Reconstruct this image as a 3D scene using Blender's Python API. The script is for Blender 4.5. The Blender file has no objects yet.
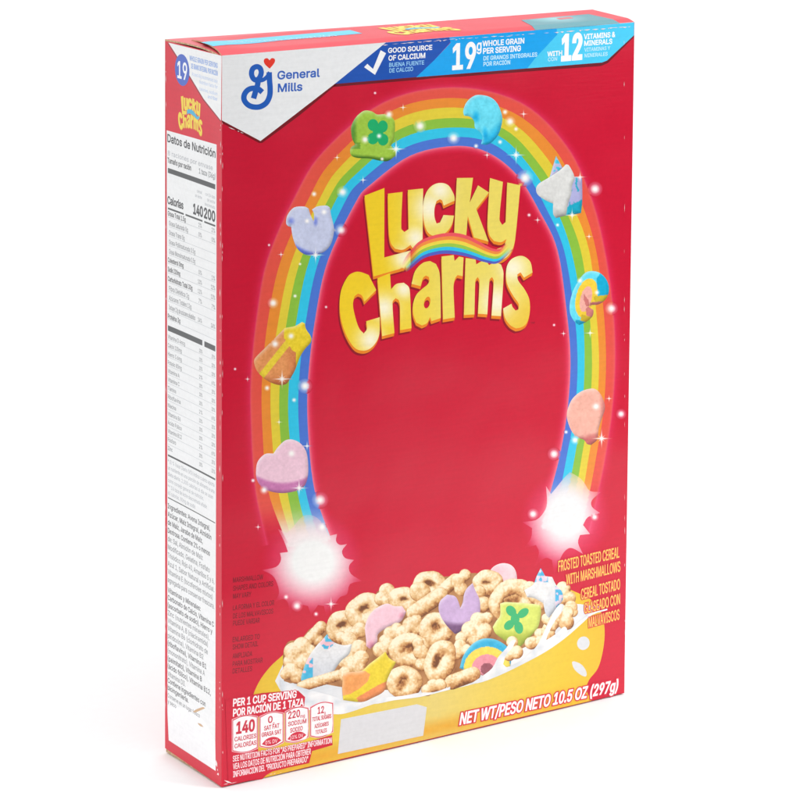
import bpy, math, random
import numpy as np
from mathutils import Vector, Matrix
from mathutils.geometry import delaunay_2d_cdt

S = bpy.context.scene
COL = S.collection
rng = random.Random(7)

# ------------------------------------------------------------------ camera
# a long lens about 1.2 m in front of the carton's left front edge
YAW, PITCH, ROLL = 0.58148, 0.25657, 0.01294
CAM = np.array([-0.55063, -0.95883, 0.44248])
FPX = 3082.34                      # focal length in pixels of the 800 px photograph
_ca, _sa, _cp, _sp = math.cos(YAW), math.sin(YAW), math.cos(PITCH), math.sin(PITCH)
_F = np.array([_sa*_cp, _ca*_cp, -_sp])
_r0 = np.array([_ca, -_sa, 0.0]); _u0 = np.cross(_r0, _F)
_R = math.cos(ROLL)*_r0 + math.sin(ROLL)*_u0
_U = -math.sin(ROLL)*_r0 + math.cos(ROLL)*_u0
cd = bpy.data.cameras.new('camera')
cam = bpy.data.objects.new('camera', cd); COL.objects.link(cam)
cd.sensor_width = 36; cd.lens = FPX*36/800; cd.clip_start = .05; cd.clip_end = 60
cam.matrix_world = Matrix(((_R[0], _U[0], -_F[0], CAM[0]), (_R[1], _U[1], -_F[1], CAM[1]),
                           (_R[2], _U[2], -_F[2], CAM[2]), (0, 0, 0, 1)))
S.camera = cam

# ------------------------------------------------------------------ studio light
S.view_settings.view_transform = 'Standard'; S.view_settings.look = 'None'
S.view_settings.exposure = 0; S.view_settings.gamma = 1
W = bpy.data.worlds.new('World'); S.world = W; W.use_nodes = True
nt = W.node_tree; nt.nodes.clear()
tc = nt.nodes.new('ShaderNodeTexCoord')
dot = nt.nodes.new('ShaderNodeVectorMath'); dot.operation = 'DOT_PRODUCT'
dot.inputs[1].default_value = Vector((-.44, .72, .53)).normalized()   # the white side of the studio
ramp = nt.nodes.new('ShaderNodeMapRange')
ramp.interpolation_type = 'SMOOTHSTEP'
ramp.inputs['From Min'].default_value = -.75; ramp.inputs['From Max'].default_value = .45
ramp.inputs['To Min'].default_value = .04; ramp.inputs['To Max'].default_value = 1.12
bg = nt.nodes.new('ShaderNodeBackground'); wo = nt.nodes.new('ShaderNodeOutputWorld')
nt.links.new(tc.outputs['Generated'], dot.inputs[0]); nt.links.new(dot.outputs['Value'], ramp.inputs['Value'])
nt.links.new(ramp.outputs['Result'], bg.inputs['Strength']); nt.links.new(bg.outputs[0], wo.inputs[0])
bg.inputs['Color'].default_value = (1, 1, 1, 1)

def softbox(name, loc, target, size, power):
    l = bpy.data.lights.new(name, 'AREA'); l.shape = 'RECTANGLE'; l.size, l.size_y = size; l.energy = power
    o = bpy.data.objects.new(name, l); COL.objects.link(o); o.location = loc
    o.rotation_euler = (Vector(target) - Vector(loc)).to_track_quat('-Z', 'Y').to_euler()
    return o
softbox('overhead_fill', (.0, -.35, 1.75), (.0, -.05, 0), (1.5, 1.2), 6)  # added lamp, burns the sweep white and drowns the contact shadow
softbox('key_softbox', (.74, -.72, .66), (.17, .0, .25), (.42, .42), 8.6)

softbox('backdrop_fill', (.9, 1.3, 2.2), (1.1, 1.75, .1), (1.6, .8), 13)  # added lamp out of frame, lifts the sweep behind to white
S.render.engine = 'CYCLES'
S.cycles.max_bounces = 8

# ------------------------------------------------------------------ measuring: a pixel of the photograph -> a point on the carton
def ray(x, y): return _F + _R*((x-400)/FPX) - _U*((y-400)/FPX)
def hit(x, y, o, n):
    d = ray(x, y); return CAM + d*(((o-CAM) @ n)/(d @ n))
YN = np.array([0, 1., 0])
FTL, FTR, FBL, FBR = [hit(*p, np.zeros(3), YN) for p in ((222, 55.5), (634.5, 22), (221.5, 787), (624.3, 693))]
BBL = hit(165, 748, FBL, np.array([0, 0, 1.]))
NS = np.cross(FTL-FBL, BBL-FBL); NS /= np.linalg.norm(NS)
if NS[0] > 0: NS = -NS
BTL = hit(165, 40.2, FBL, NS)
NT = np.cross(FTR-FTL, BTL-FTL); NT /= np.linalg.norm(NT)
if NT[2] < 0: NT = -NT
BTR = hit(592, 11.5, FTL, NT)
BBR = FBR + np.array([.001, .0465, 0.])
H = .28; WD = .19
STEP = 2e-6                        # printed layers lie this far apart

def bulge_front(x, z):
    u = min(max(x/WD, 0), 1); v = min(max(z/H, 0), 1)
    return .0014*(1-(2*u-1)**2)*(.45+.55*math.sin(math.pi*min(1, .08+v*.95)))
class Front:
    step, maxlen = 2e-6, .005
    def uv(s, x, y):
        b = 0.0
        for _ in range(4):
            p = hit(x, y, np.array([0, -b, 0]), YN); b = bulge_front(p[0], p[2])
        return np.array([p[0], p[2]])
    def pos(s, q, lift=0.0): return Vector((q[0], -bulge_front(q[0], q[1])-lift, q[1]))
def bulge_side(t, z):
    u = min(max(t, 0), 1); v = min(max(z/H, 0), 1)
    return -.0003*(1-(2*u-1)**2)*math.sin(math.pi*v)
class Flat:
    step, maxlen = 3e-6, .003
    def __init__(s, o, e1, n, bulge=None, ln=1):
        s.o, s.n, s.b, s.ln = o, n, bulge, ln
        e1 = e1-n*(e1 @ n); s.e1 = e1/np.linalg.norm(e1); s.e2 = np.cross(n, s.e1)
        if s.e2[2] < -.1: s.e2 = -s.e2
    def uv(s, x, y):
        b = 0.0
        for _ in range(4 if s.b else 1):
            p = hit(x, y, s.o+s.n*b, s.n)-s.o; q = np.array([p @ s.e1, p @ s.e2])
            if s.b: b = s.b(q[0]/s.ln, q[1])
        return q
    def pos(s, q, lift=0.0):
        b = s.b(q[0]/s.ln, q[1]) if s.b else 0
        return Vector(s.o+s.e1*q[0]+s.e2*q[1]+s.n*(lift+b))
FRONT = Front()
SIDE = Flat(BBL, FBL-BBL, NS, bulge_side, float(np.linalg.norm(FBL-BBL)))
TOP = Flat(FTL, FTR-FTL, NT)
if (TOP.e2 @ (BTL-FTL)) < 0: TOP.e2 = -TOP.e2

# ------------------------------------------------------------------ materials
def lin(c): c = c/255.0; return c/12.92 if c <= .04045 else ((c+.055)/1.055)**2.4
def rgb(c): return tuple(lin(max(0, min(255, v))) for v in c[:3])
def board_bump(nt, bsdf, amount=1.0):
    t = nt.nodes.new('ShaderNodeTexCoord'); m = nt.nodes.new('ShaderNodeMapping')
    m.inputs['Scale'].default_value = (70, 70, 900)
    n1 = nt.nodes.new('ShaderNodeTexNoise'); n1.inputs['Scale'].default_value = 1; n1.inputs['Detail'].default_value = 3
    n2 = nt.nodes.new('ShaderNodeTexNoise'); n2.inputs['Scale'].default_value = 34; n2.inputs['Detail'].default_value = 2
    ad = nt.nodes.new('ShaderNodeMath'); ad.operation = 'MULTIPLY_ADD'; ad.inputs[1].default_value = 3.0
    b = nt.nodes.new('ShaderNodeBump'); b.inputs['Strength'].default_value = .15*amount; b.inputs['Distance'].default_value = .00022
    L = nt.links.new
    L(t.outputs['Object'], m.inputs[0]); L(m.outputs[0], n1.inputs['Vector']); L(t.outputs['Object'], n2.inputs['Vector'])
    L(n2.outputs[0], ad.inputs[0]); L(n1.outputs[0], ad.inputs[2]); L(ad.outputs[0], b.inputs['Height']); 
    n3 = nt.nodes.new('ShaderNodeTexNoise'); n3.inputs['Scale'].default_value = 16; n3.inputs['Detail'].default_value = 1.5
    b2 = nt.nodes.new('ShaderNodeBump'); b2.inputs['Strength'].default_value = .8; b2.inputs['Distance'].default_value = .004
    L(t.outputs['Object'], n3.inputs['Vector']); L(n3.outputs[0], b2.inputs['Height']); L(b.outputs[0], b2.inputs['Normal']); L(b2.outputs[0], bsdf.inputs['Normal'])
    return m, n1
MATS = {}
def ink(c=None):
    """printed, lightly varnished board; c None = colours of a printed picture stored on the mesh"""
    k = c
    if k in MATS: return MATS[k]
    m = bpy.data.materials.new('varnished_print'); m.use_nodes = True; nt = m.node_tree
    b = nt.nodes['Principled BSDF']
    b.inputs['Roughness'].default_value = .36; b.inputs['IOR'].default_value = 1.5
    _, n1 = board_bump(nt, b)
    mx = nt.nodes.new('ShaderNodeMix'); mx.data_type = 'RGBA'; mx.blend_type = 'MULTIPLY'
    mr = nt.nodes.new('ShaderNodeMapRange'); mr.inputs['From Min'].default_value = .3; mr.inputs['From Max'].default_value = .7
    mr.inputs['To Min'].default_value = .978; mr.inputs['To Max'].default_value = 1.022; mr.clamp = False
    tx = nt.nodes.new('ShaderNodeTexCoord'); n5 = nt.nodes.new('ShaderNodeTexNoise'); n5.inputs['Scale'].default_value = 620; n5.inputs['Detail'].default_value = 3
    av = nt.nodes.new('ShaderNodeMath'); av.operation = 'MULTIPLY_ADD'; av.inputs[1].default_value = 1.2
    of = nt.nodes.new('ShaderNodeMath'); of.operation = 'SUBTRACT'; of.inputs[1].default_value = .6
    nt.links.new(tx.outputs['Object'], n5.inputs['Vector']); nt.links.new(n5.outputs[0], av.inputs[0]); nt.links.new(n1.outputs[0], av.inputs[2])
    nt.links.new(av.outputs[0], of.inputs[0]); nt.links.new(of.outputs[0], mr.inputs['Value'])
    mx.inputs[0].default_value = 1
    nt.links.new(mr.outputs[0], mx.inputs['B'])
    if c is None:
        a = nt.nodes.new('ShaderNodeAttribute'); a.attribute_name = 'Col'
        nt.links.new(a.outputs['Color'], mx.inputs['A'])
    else: mx.inputs['A'].default_value = (*rgb(c), 1)
    nt.links.new(mx.outputs['Result'], b.inputs['Base Color'])
    MATS[k] = m; return m
def kraft():
    if 'kraft' in MATS: return MATS['kraft']
    m = bpy.data.materials.new('raw_kraft_board'); m.use_nodes = True; nt = m.node_tree; b = nt.nodes['Principled BSDF']
    b.inputs['Roughness'].default_value = .85
    t = nt.nodes.new('ShaderNodeTexCoord'); n = nt.nodes.new('ShaderNodeTexNoise'); n.inputs['Scale'].default_value = 900; n.inputs['Detail'].default_value = 4
    r = nt.nodes.new('ShaderNodeValToRGB'); r.color_ramp.elements[0].color = (*rgb((168, 134, 98)), 1); r.color_ramp.elements[1].color = (*rgb((222, 192, 156)), 1)
    r.color_ramp.elements[0].position = .3; r.color_ramp.elements[1].position = .7
    nt.links.new(t.outputs['Object'], n.inputs['Vector']); nt.links.new(n.outputs[0], r.inputs[0]); nt.links.new(r.outputs[0], b.inputs['Base Color'])
    MATS['kraft'] = m; return m

RED = (203, 0, 46)
WHITE = (238, 239, 240)

# ------------------------------------------------------------------ building meshes
def link_mesh(name, V, Fc, mat, parent=None, cols=None):
    me = bpy.data.meshes.new(name); me.from_pydata([tuple(v) for v in V], [], Fc)
    if cols is not None:
        a = me.color_attributes.new('Col', 'FLOAT_COLOR', 'POINT')
        buf = np.ones((len(V), 4), np.float32)
        for i, c in enumerate(cols):
            buf[i, :3] = rgb(c); buf[i, 3] = c[3] if len(c) > 3 else 1
        a.data.foreach_set('color', buf.ravel())
    me.materials.append(mat); me.update()
    o = bpy.data.objects.new(name, me); COL.objects.link(o)
    if parent: o.parent = parent
    return o

def area2(p): return sum(p[i][0]*p[(i+1) % len(p)][1]-p[(i+1) % len(p)][0]*p[i][1] for i in range(len(p)))
def fill(loops, holes=(), grid=None):
    """triangles of the union of the loops less the holes, with inner points on a grid"""
    pts, faces = [], []
    allp = list(loops)+list(holes)
    for lp in allp:
        lp = list(lp)
        if area2(lp) < 0: lp = lp[::-1]
        faces.append(list(range(len(pts), len(pts)+len(lp)))); pts += [Vector((float(a), float(b))) for a, b in lp]
    if grid:
        xs = [p.x for lp in [pts] for p in lp]; ys = [p.y for p in pts]
        x0, x1, y0, y1 = min(xs), max(xs), min(ys), max(ys)
        nx = int((x1-x0)/grid)+1; ny = int((y1-y0)/grid)+1
        for i in range(nx+1):
            for j in range(ny+1):
                pts.append(Vector((x0+(i+.5*(j % 2)+.13)*grid, y0+(j+.17)*grid)))
    v, e, f, ov, oe, of = delaunay_2d_cdt(pts, [], faces, 0, 1e-6)
    nl = len(loops)
    keep = [t for t, o in zip(f, of) if any(k < nl for k in o) and not any(k >= nl for k in o)]
    used = sorted({i for t in keep for i in t}); mp = {i: n for n, i in enumerate(used)}
    return [(v[i].x, v[i].y) for i in used], [[mp[i] for i in t] for t in keep]

def orient(V, Fc, n):
    out = []
    for t in Fc:
        a, b, c = V[t[0]], V[t[1]], V[t[2]]
        out.append(list(t) if (b-a).cross(c-a).dot(n) > 0 else list(t)[::-1])
    return out
def nrm(face): return Vector((0, -1, 0)) if face is FRONT else Vector(face.n)

PRINTS = []                         # what is printed on the front so far: (layer, bounds, loops, holes, colour)
def record(layer, loops, holes, color):
    L = [np.array(l, float) for l in loops]; A = np.concatenate(L)
    PRINTS.append((layer, (*A.min(0), *A.max(0)), L, [np.array(h, float) for h in holes], color))
def inside(x, y, A):
    B = np.roll(A, -1, 0); c = (A[:, 1] > y) != (B[:, 1] > y)
    if not c.any(): return False
    A, B = A[c], B[c]
    return bool(np.count_nonzero(x < (B[:, 0]-A[:, 0])*(y-A[:, 1])/(B[:, 1]-A[:, 1])+A[:, 0]) % 2)
def printed_below(x, y, layer):
    best, col = -1, RED
    for l, (x0, y0, x1, y1), L, Hs, c in PRINTS:
        if l < layer and l >= best and x0 <= x <= x1 and y0 <= y <= y1 and any(inside(x, y, a) for a in L) and not any(inside(x, y, a) for a in Hs):
            best, col = l, c
    return col(x, y)[:3] if callable(col) else col[:3]
def veil(x, y, layer, c, a):
    """a thin white or coloured tint printed over whatever lies below"""
    return mix(printed_below(x, y, layer), c[:3], a)
def patch(name, face, layer, loops, color, parent, holes=(), grid=None):
    """a printed area: loops in photo pixels, on the face, `layer` sheets up; color an rgb or a function of the pixel"""
    if not isinstance(loops[0][0], (tuple, list, np.ndarray)): loops = [loops]
    xy, Fc = fill(loops, holes, grid)
    if face is FRONT: record(layer, loops, holes, color)
    Q = [tuple(face.uv(x, y)) for x, y in xy]
    if callable(color):
        q0 = len(Q); Q, Fc = refine([(*q, *c) for q, c in zip(Q, xy)], Fc, face.maxlen)
        xy = [q[2:4] for q in Q]
    else: Q, Fc = refine(Q, Fc, face.maxlen)
    V = [face.pos(q, layer*face.step) for q in Q]
    Fc = orient(V, Fc, nrm(face))
    if callable(color): return link_mesh(name, V, Fc, ink(None), parent, [color(x, y) for x, y in xy])
    return link_mesh(name, V, Fc, ink(tuple(color)), parent)

def smooth(p, corner=48, n=4, closed=True):
    """a rounded outline through the points; sharp turns stay sharp"""
    p = [np.array(q, float) for q in p]; N = len(p); sharp = []
    for i in range(N):
        a, b = p[i]-p[i-1], p[(i+1) % N]-p[i]
        ang = math.degrees(abs(math.atan2(a[0]*b[1]-a[1]*b[0], a @ b)))
        sharp.append(ang > corner)
    out = []
    for i in range(N if closed else N-1):
        p1, p2 = p[i], p[(i+1) % N]
        p0 = p[i-1] if (closed or i > 0) else p1; p3 = p[(i+2) % N] if (closed or i+2 < N) else p2
        t1 = (p2-p1) if sharp[i] or (not closed and i == 0) else (p2-p0)/2
        t2 = (p2-p1) if sharp[(i+1) % N] or (not closed and i+2 >= N) else (p3-p1)/2
        L = np.linalg.norm(p2-p1)
        for q in (0, 1):
            t = t1 if q == 0 else t2; l = np.linalg.norm(t)
            if l > 1.3*L: t *= 1.3*L/l
        for k in range(n):
            s = k/n; h00 = 2*s**3-3*s*s+1; h10 = s**3-2*s*s+s; h01 = -2*s**3+3*s*s; h11 = s**3-s*s
            out.append(h00*p1+h10*t1+h01*p2+h11*t2)
    if not closed: out.append(p[-1])
    return [tuple(q) for q in out]
def curve(p, n=6): return smooth(p, 400, n, False)
def shift(lp, dx, dy): return [(x+dx, y+dy) for x, y in lp]
def ellipse(cx, cy, rx, ry, a=0, n=28):
    c, s = math.cos(math.radians(a)), math.sin(math.radians(a))
    return [(cx+rx*math.cos(t)*c-ry*math.sin(t)*s, cy+rx*math.cos(t)*s+ry*math.sin(t)*c) for t in (2*math.pi*k/n for k in range(n))]
def mix(a, b, t): t = max(0, min(1, t)); return tuple(x+(y-x)*t for x, y in zip(a, b))
def stroke(path, w, closed=False):
    p = [np.array(q, float) for q in path]; L, R = [], []
    for i in range(len(p)):
        a = p[i-1] if (i > 0 or closed) else p[i]; b = p[(i+1) % len(p)] if (i < len(p)-1 or closed) else p[i]
        d = b-a; d /= np.linalg.norm(d); n = np.array([-d[1], d[0]]); ww = w[i] if isinstance(w, (list, tuple)) else w
        L.append(p[i]+n*ww/2); R.append(p[i]-n*ww/2)
    return [tuple(q) for q in (L+R[::-1])], L, R

# writing -----------------------------------------------------------------
try: FONT = bpy.data.fonts.load(bpy.utils.system_resource('DATAFILES', path='fonts')+'/Inter.woff2')   # Blender's own sans serif
except Exception: FONT = None
def contours(text, res=2):
    """the outlines of a line of writing"""
    cu = bpy.data.curves.new('w', 'FONT'); cu.body = text; cu.resolution_u = res
    if FONT: cu.font = FONT
    cu.dimensions = '2D'; cu.fill_mode = 'NONE'
    o = bpy.data.objects.new('w', cu); m = bpy.data.meshes.new_from_object(o)
    V = [(v.co.x, v.co.y) for v in m.vertices]; adj = {}
    for e_ in m.edges:
        i, j = e_.vertices; adj.setdefault(i, []).append(j); adj.setdefault(j, []).append(i)
    bpy.data.objects.remove(o); bpy.data.curves.remove(cu); bpy.data.meshes.remove(m)
    seen, out = set(), []
    for k in range(len(V)):
        if k in seen or k not in adj: continue
        lp = [k]; seen.add(k)
        while True:
            n = [q for q in adj[lp[-1]] if q not in seen]
            if not n: break
            q = lp[-1]+1 if lp[-1]+1 in n else n[0]
            lp.append(q); seen.add(q)
        P = [V[q] for q in lp]
        if len(P) > 2: out.append(P)
    return out
def grow(P, d):
    """an outline moved outwards by d (d signed by the outline's sense)"""
    Q = []
    for p in P:
        if not Q or math.hypot(p[0]-Q[-1][0], p[1]-Q[-1][1]) > 1e-7: Q.append(p)
    if len(Q) > 1 and math.hypot(Q[0][0]-Q[-1][0], Q[0][1]-Q[-1][1]) <= 1e-7: Q.pop()
    n = len(Q); out = []
    for i in range(n):
        a = np.array(Q[i])-Q[i-1]; b = np.array(Q[(i+1) % n])-Q[i]; a = a/np.linalg.norm(a); b = b/np.linalg.norm(b)
        na, nb = np.array([a[1], -a[0]]), np.array([b[1], -b[0]]); m = na+nb; l = m @ m
        m = m*min(2/l, 1.6/math.sqrt(l)) if l > 1e-6 else na
        out.append((Q[i][0]+m[0]*d, Q[i][1]+m[1]*d))
    return out
def fill_nonzero(loops):
    pts, edges = [], []
    for lp in loops:
        b = len(pts); n = len(lp); pts += [Vector(p) for p in lp]; edges += [(b+i, b+(i+1) % n) for i in range(n)]
    v, e_, f, *_ = delaunay_2d_cdt(pts, edges, [], 0, 1e-7)
    P = np.array([(p.x, p.y) for p in v]); F = np.array(f); C = P[F].mean(1); W_ = np.zeros(len(F), int)
    for lp in loops:
        A = np.array(lp); B = np.roll(A, -1, 0); x0, x1 = A[:, 0].min(), A[:, 0].max(); y0, y1 = A[:, 1].min(), A[:, 1].max()
        idx = np.where((C[:, 0] > x0) & (C[:, 0] < x1) & (C[:, 1] > y0) & (C[:, 1] < y1))[0]
        if not len(idx): continue
        c = C[idx][:, None, :]; cr = (B[:, 0]-A[:, 0])*(c[..., 1]-A[:, 1])-(B[:, 1]-A[:, 1])*(c[..., 0]-A[:, 0])
        up = (A[:, 1] <= c[..., 1]) & (B[:, 1] > c[..., 1]) & (cr > 0); dn = (A[:, 1] > c[..., 1]) & (B[:, 1] <= c[..., 1]) & (cr < 0)
        W_[idx] += up.sum(1)-dn.sum(1)
    F = F[W_ != 0]; used = np.unique(F); mp = {i: k for k, i in enumerate(used)}
    return [tuple(P[i]) for i in used], [[mp[i] for i in t] for t in F]
CAPH = max(p[1] for l in contours('H') for p in l)
def refine(P2, Fc, maxlen):
    """split long triangle edges so that print follows the panel's curve"""
    tris = []
    for f in Fc:
        for k in range(1, len(f)-1): tris.append((f[0], f[k], f[k+1]))
    P = list(P2)
    for _ in range(6):
        mid = {}
        def m(a, b):
            k = (min(a, b), max(a, b))
            if np.hypot(P[a][0]-P[b][0], P[a][1]-P[b][1]) <= maxlen: return None
            if k not in mid: mid[k] = len(P); P.append(tuple((p+q)/2 for p, q in zip(P[a], P[b])))
            return mid[k]
        new = []; ch = False
        for a, b, c in tris:
            x, y, z = m(a, b), m(b, c), m(c, a)
            n = sum(q is not None for q in (x, y, z)); ch |= n > 0
            if n == 0: new.append((a, b, c))
            elif n == 3: new += [(a, x, z), (x, b, y), (z, y, c), (x, y, z)]
            else:
                while (x is None) or (n == 2 and z is not None and y is None):
                    a, b, c, x, y, z = b, c, a, y, z, x
                if n == 1: new += [(a, x, c), (x, b, c)]
                else: new += [(x, b, y), (a, x, y), (a, y, c)]
        tris = new
        if not ch: break
    return P, tris
class Writing:
    """lines of print gathered into one mesh"""
    def __init__(s, face, layer): s.f, s.l, s.V, s.F = face, layer, [], []
    def put(s, text, A, B, h, bold=0.0, shear=0.0, bbox=False):
        """A, B: the baseline's two ends on the face (2-D), h the capitals' height"""
        L = contours(text)
        if not L: return
        if shear: L = [[(x+y*shear, y) for x, y in l] for l in L]
        xs = [p[0] for l in L for p in l]; ys = [p[1] for l in L for p in l]; x0, x1 = min(xs), max(xs)
        y0, yh = (min(ys), max(ys)-min(ys)) if bbox else (0, CAPH)
        A, B = np.array(A), np.array(B); d = B-A; up = np.array([-d[1], d[0]]); up = up/np.linalg.norm(up)
        if up[1] < 0: up = -up
        L = [[tuple(1000*(A+d*((x-x0)/(x1-x0))+up*((y-y0)/yh*h))) for x, y in l] for l in L]
        sg = 1 if sum(area2(l) for l in L) > 0 else -1; g_ = bold*h/.69*1000
        if g_: L = [grow(l, g_*sg) for l in L]
        P, T = fill_nonzero(L); P = [(p[0]/1000, p[1]/1000) for p in P]
        P, T = refine(P, T, s.f.maxlen)
        W_ = [s.f.pos(p, s.l*s.f.step) for p in P]
        T = orient(W_, T, nrm(s.f)); b = len(s.V)
        s.V += W_; s.F += [[i+b for i in t] for t in T]
    def px(s, text, ax, ay, bx, by, h, bold=0.0, shear=0.0, bbox=False):
        A = s.f.uv(ax, ay); B = s.f.uv(bx, by); hm = float(np.linalg.norm(s.f.uv(ax, ay-h)-A))
        s.put(text, A, B, hm, bold, shear, bbox)
    def done(s, name, color, parent): return link_mesh(name, s.V, s.F, ink(tuple(color)), parent)

# ------------------------------------------------------------------ the setting: a white sweep
GZ = -.0017
def gz(x, y): return GZ+.0078*x-.032*min(y, .3)          # the paper does not lie quite level
def ground():
    prof = [(-.17, GZ), (0, GZ), (.6, GZ), (1.1, GZ), (1.5, GZ+.03), (1.85, GZ+.16), (2.05, GZ+.42), (2.12, GZ+.8), (2.13, GZ+1.6)]
    prof = curve(prof, 6); V, Fc = [], []
    ax = np.array([_ca, -_sa, 0]); ay = np.array([_sa, _ca, 0]); xs = np.linspace(-.52, .46, 27); c = np.array([.06, .02, 0])
    for y, z in prof:
        for x in xs: p = c+ax*x+ay*y; p[2] = z-GZ+gz(p[0], p[1]); V.append(p)
    n = len(xs)
    for i in range(len(prof)-1):
        for j in range(n-1): Fc.append([i*n+j, i*n+j+1, (i+1)*n+j+1, (i+1)*n+j])
    m = bpy.data.materials.new('white_paper_sweep'); m.use_nodes = True; nt = m.node_tree; b = nt.nodes['Principled BSDF']
    b.inputs['Roughness'].default_value = .8
    t = nt.nodes.new('ShaderNodeTexCoord'); nz = nt.nodes.new('ShaderNodeTexNoise'); nz.inputs['Scale'].default_value = 260
    r = nt.nodes.new('ShaderNodeValToRGB'); r.color_ramp.elements[0].color = (.90, .90, .90, 1); r.color_ramp.elements[1].color = (.93, .93, .93, 1)
    nt.links.new(t.outputs['Object'], nz.inputs['Vector']); nt.links.new(nz.outputs[0], r.inputs[0]); nt.links.new(r.outputs[0], b.inputs['Base Color'])
    o = link_mesh('ground', V, Fc, m); o['kind'] = 'structure'
    for p in o.data.polygons: p.use_smooth = True
ground()

# ------------------------------------------------------------------ the carton
box = bpy.data.objects.new('cereal_box', None); COL.objects.link(box)
box['label'] = 'red cereal carton printed with a rainbow arch, yellow lettering and a bowl, on white'
box['category'] = 'cereal box'

def grid_panel(name, nu, nv, fn, mat, thick, parent, back=None):
    """a board panel: its printed sheet from fn(u, v), given the thickness of board on its inner side"""
    V = [fn(i/nu, j/nv) for j in range(nv+1) for i in range(nu+1)]
    Fc = [[j*(nu+1)+i, j*(nu+1)+i+1, (j+1)*(nu+1)+i+1, (j+1)*(nu+1)+i] for j in range(nv) for i in range(nu)]
    o = link_mesh(name, V, Fc, mat, parent); o.data.materials.append(back or kraft())
    md = o.modifiers.new('board', 'SOLIDIFY'); md.thickness = thick; md.offset = -1; md.material_offset = 1; md.material_offset_rim = 1 if 'flap' in name else 0
    for p in o.data.polygons: p.use_smooth = True
    es = o.modifiers.new('folds', 'EDGE_SPLIT'); es.split_angle = math.radians(40)
    return o
def bil(a, b, c, d, u, v): return (a*(1-u)+b*u)*(1-v)+(d*(1-u)+c*u)*v     # a b along the bottom, d c along the top
def front_fn(u, v):
    p = bil(FBL, FBR, FTR, FTL, u, v); return FRONT.pos((p[0], p[2]))
front = grid_panel('front_panel', 60, 90, front_fn, ink(RED), .0005, box)
def side_fn(u, v):
    p = bil(BBL, FBL, FTL, BTL, u, v)-SIDE.o
    return SIDE.pos((p @ SIDE.e1, p @ SIDE.e2))
FTLs, BTLs = FTL.copy(), BTL.copy()
side = grid_panel('side_panel', 24, 60, side_fn, ink((214, 8, 48)), .0005, box)
right = grid_panel('side_panel', 6, 20, lambda u, v: Vector(bil(FBR, BBR, BTR, FTR, u, v)), ink((214, 8, 48)), .0005, box)
back = grid_panel('back_panel', 20, 20, lambda u, v: Vector(bil(BBR, BBL, BTL, BTR, u, v)+np.array([0, .0012*math.sin(math.pi*u)*math.sin(math.pi*v), 0])), ink(RED), .0005, box)

# bottom flaps of raw board folded under
def slab(name, quad, z0, z1, mat, parent, rnd=.0007):
    V, Fc = [], []
    c = sum(quad)/4
    rings = [(z0, rnd*1.4), (z0+rnd*.4, rnd*.35), (z0+rnd, 0), (z1-rnd*.5, 0), (z1, rnd*.3)]
    for z, ins in rings:
        for q in quad:
            d = c-q; d = d/np.linalg.norm(d)*ins; V.append((q[0]+d[0], q[1]+d[1], gz(q[0], q[1])+.00004+z))
    for r in range(len(rings)-1):
        for i in range(4): Fc.append([r*4+i, r*4+(i+1) % 4, (r+1)*4+(i+1) % 4, (r+1)*4+i])
    Fc.append([3, 2, 1, 0]); Fc.append([len(V)-4, len(V)-3, len(V)-2, len(V)-1])
    return link_mesh(name, V, Fc, mat, parent)
g = np.array
slab('bottom_flap', [FBL+g([.0006, .0012, 0]), FBR+g([-.002, .0012, 0]), BBR+g([-.002, -.001, 0]), BBL+g([.0002, -.0005, 0])], 0, .0024, kraft(), box)

# top: an under flap from the back, an outer flap from the front fold, a dark gap beside the side panel
def top_fn_under(u, v):
    p = bil(FTL, FTR, BTR, BTL, u, v)
    up = .0003+.0013*math.exp(-(u/.10)**2)*math.sin(math.pi*min(1, v*.95+.02))**.8*(.35+.65*(1-v))
    return Vector(p+NT*(up-.0009*(1-v)**4))
under = grid_panel('top_flap', 40, 10, top_fn_under, ink((214, 70, 84)), .0006, box)
_tl = TOP.uv(191.5, 42.2); _tr = np.array([np.dot(BTR-FTL, TOP.e1), np.dot(BTR-FTL, TOP.e2)]); _fr = float(np.linalg.norm(FTR-FTL))
def bulge_top(x, y):
    dep = _tl[1]+(_tr[1]-_tl[1])*min(1, max(0, (x-_tl[0])/(_tr[0]-_tl[0]))); v = min(1, max(0, y/dep)); xe = x-_tl[0]*v
    return .0009*min(1, v*7)+.0012*math.exp(-(xe/.0133)**2)*math.sin(math.pi*v)
TOP.b = bulge_top; TOP.step, TOP.maxlen = 2.5e-5, .002
def top_fn_outer(u, v):
    a, b, c, d = g([0, 0.]), g([_fr, 0.]), _tr*g([.999, .985]), _tl
    return TOP.pos((a*(1-u)+b*u)*(1-v)+(d*(1-u)+c*u)*v)
outer = grid_panel('top_flap', 140, 24, top_fn_outer, ink((214, 10, 46)), .0005, box)
outer['label'] = 'outer red top flap printed with a blue strip and yellow lettering'

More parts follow.
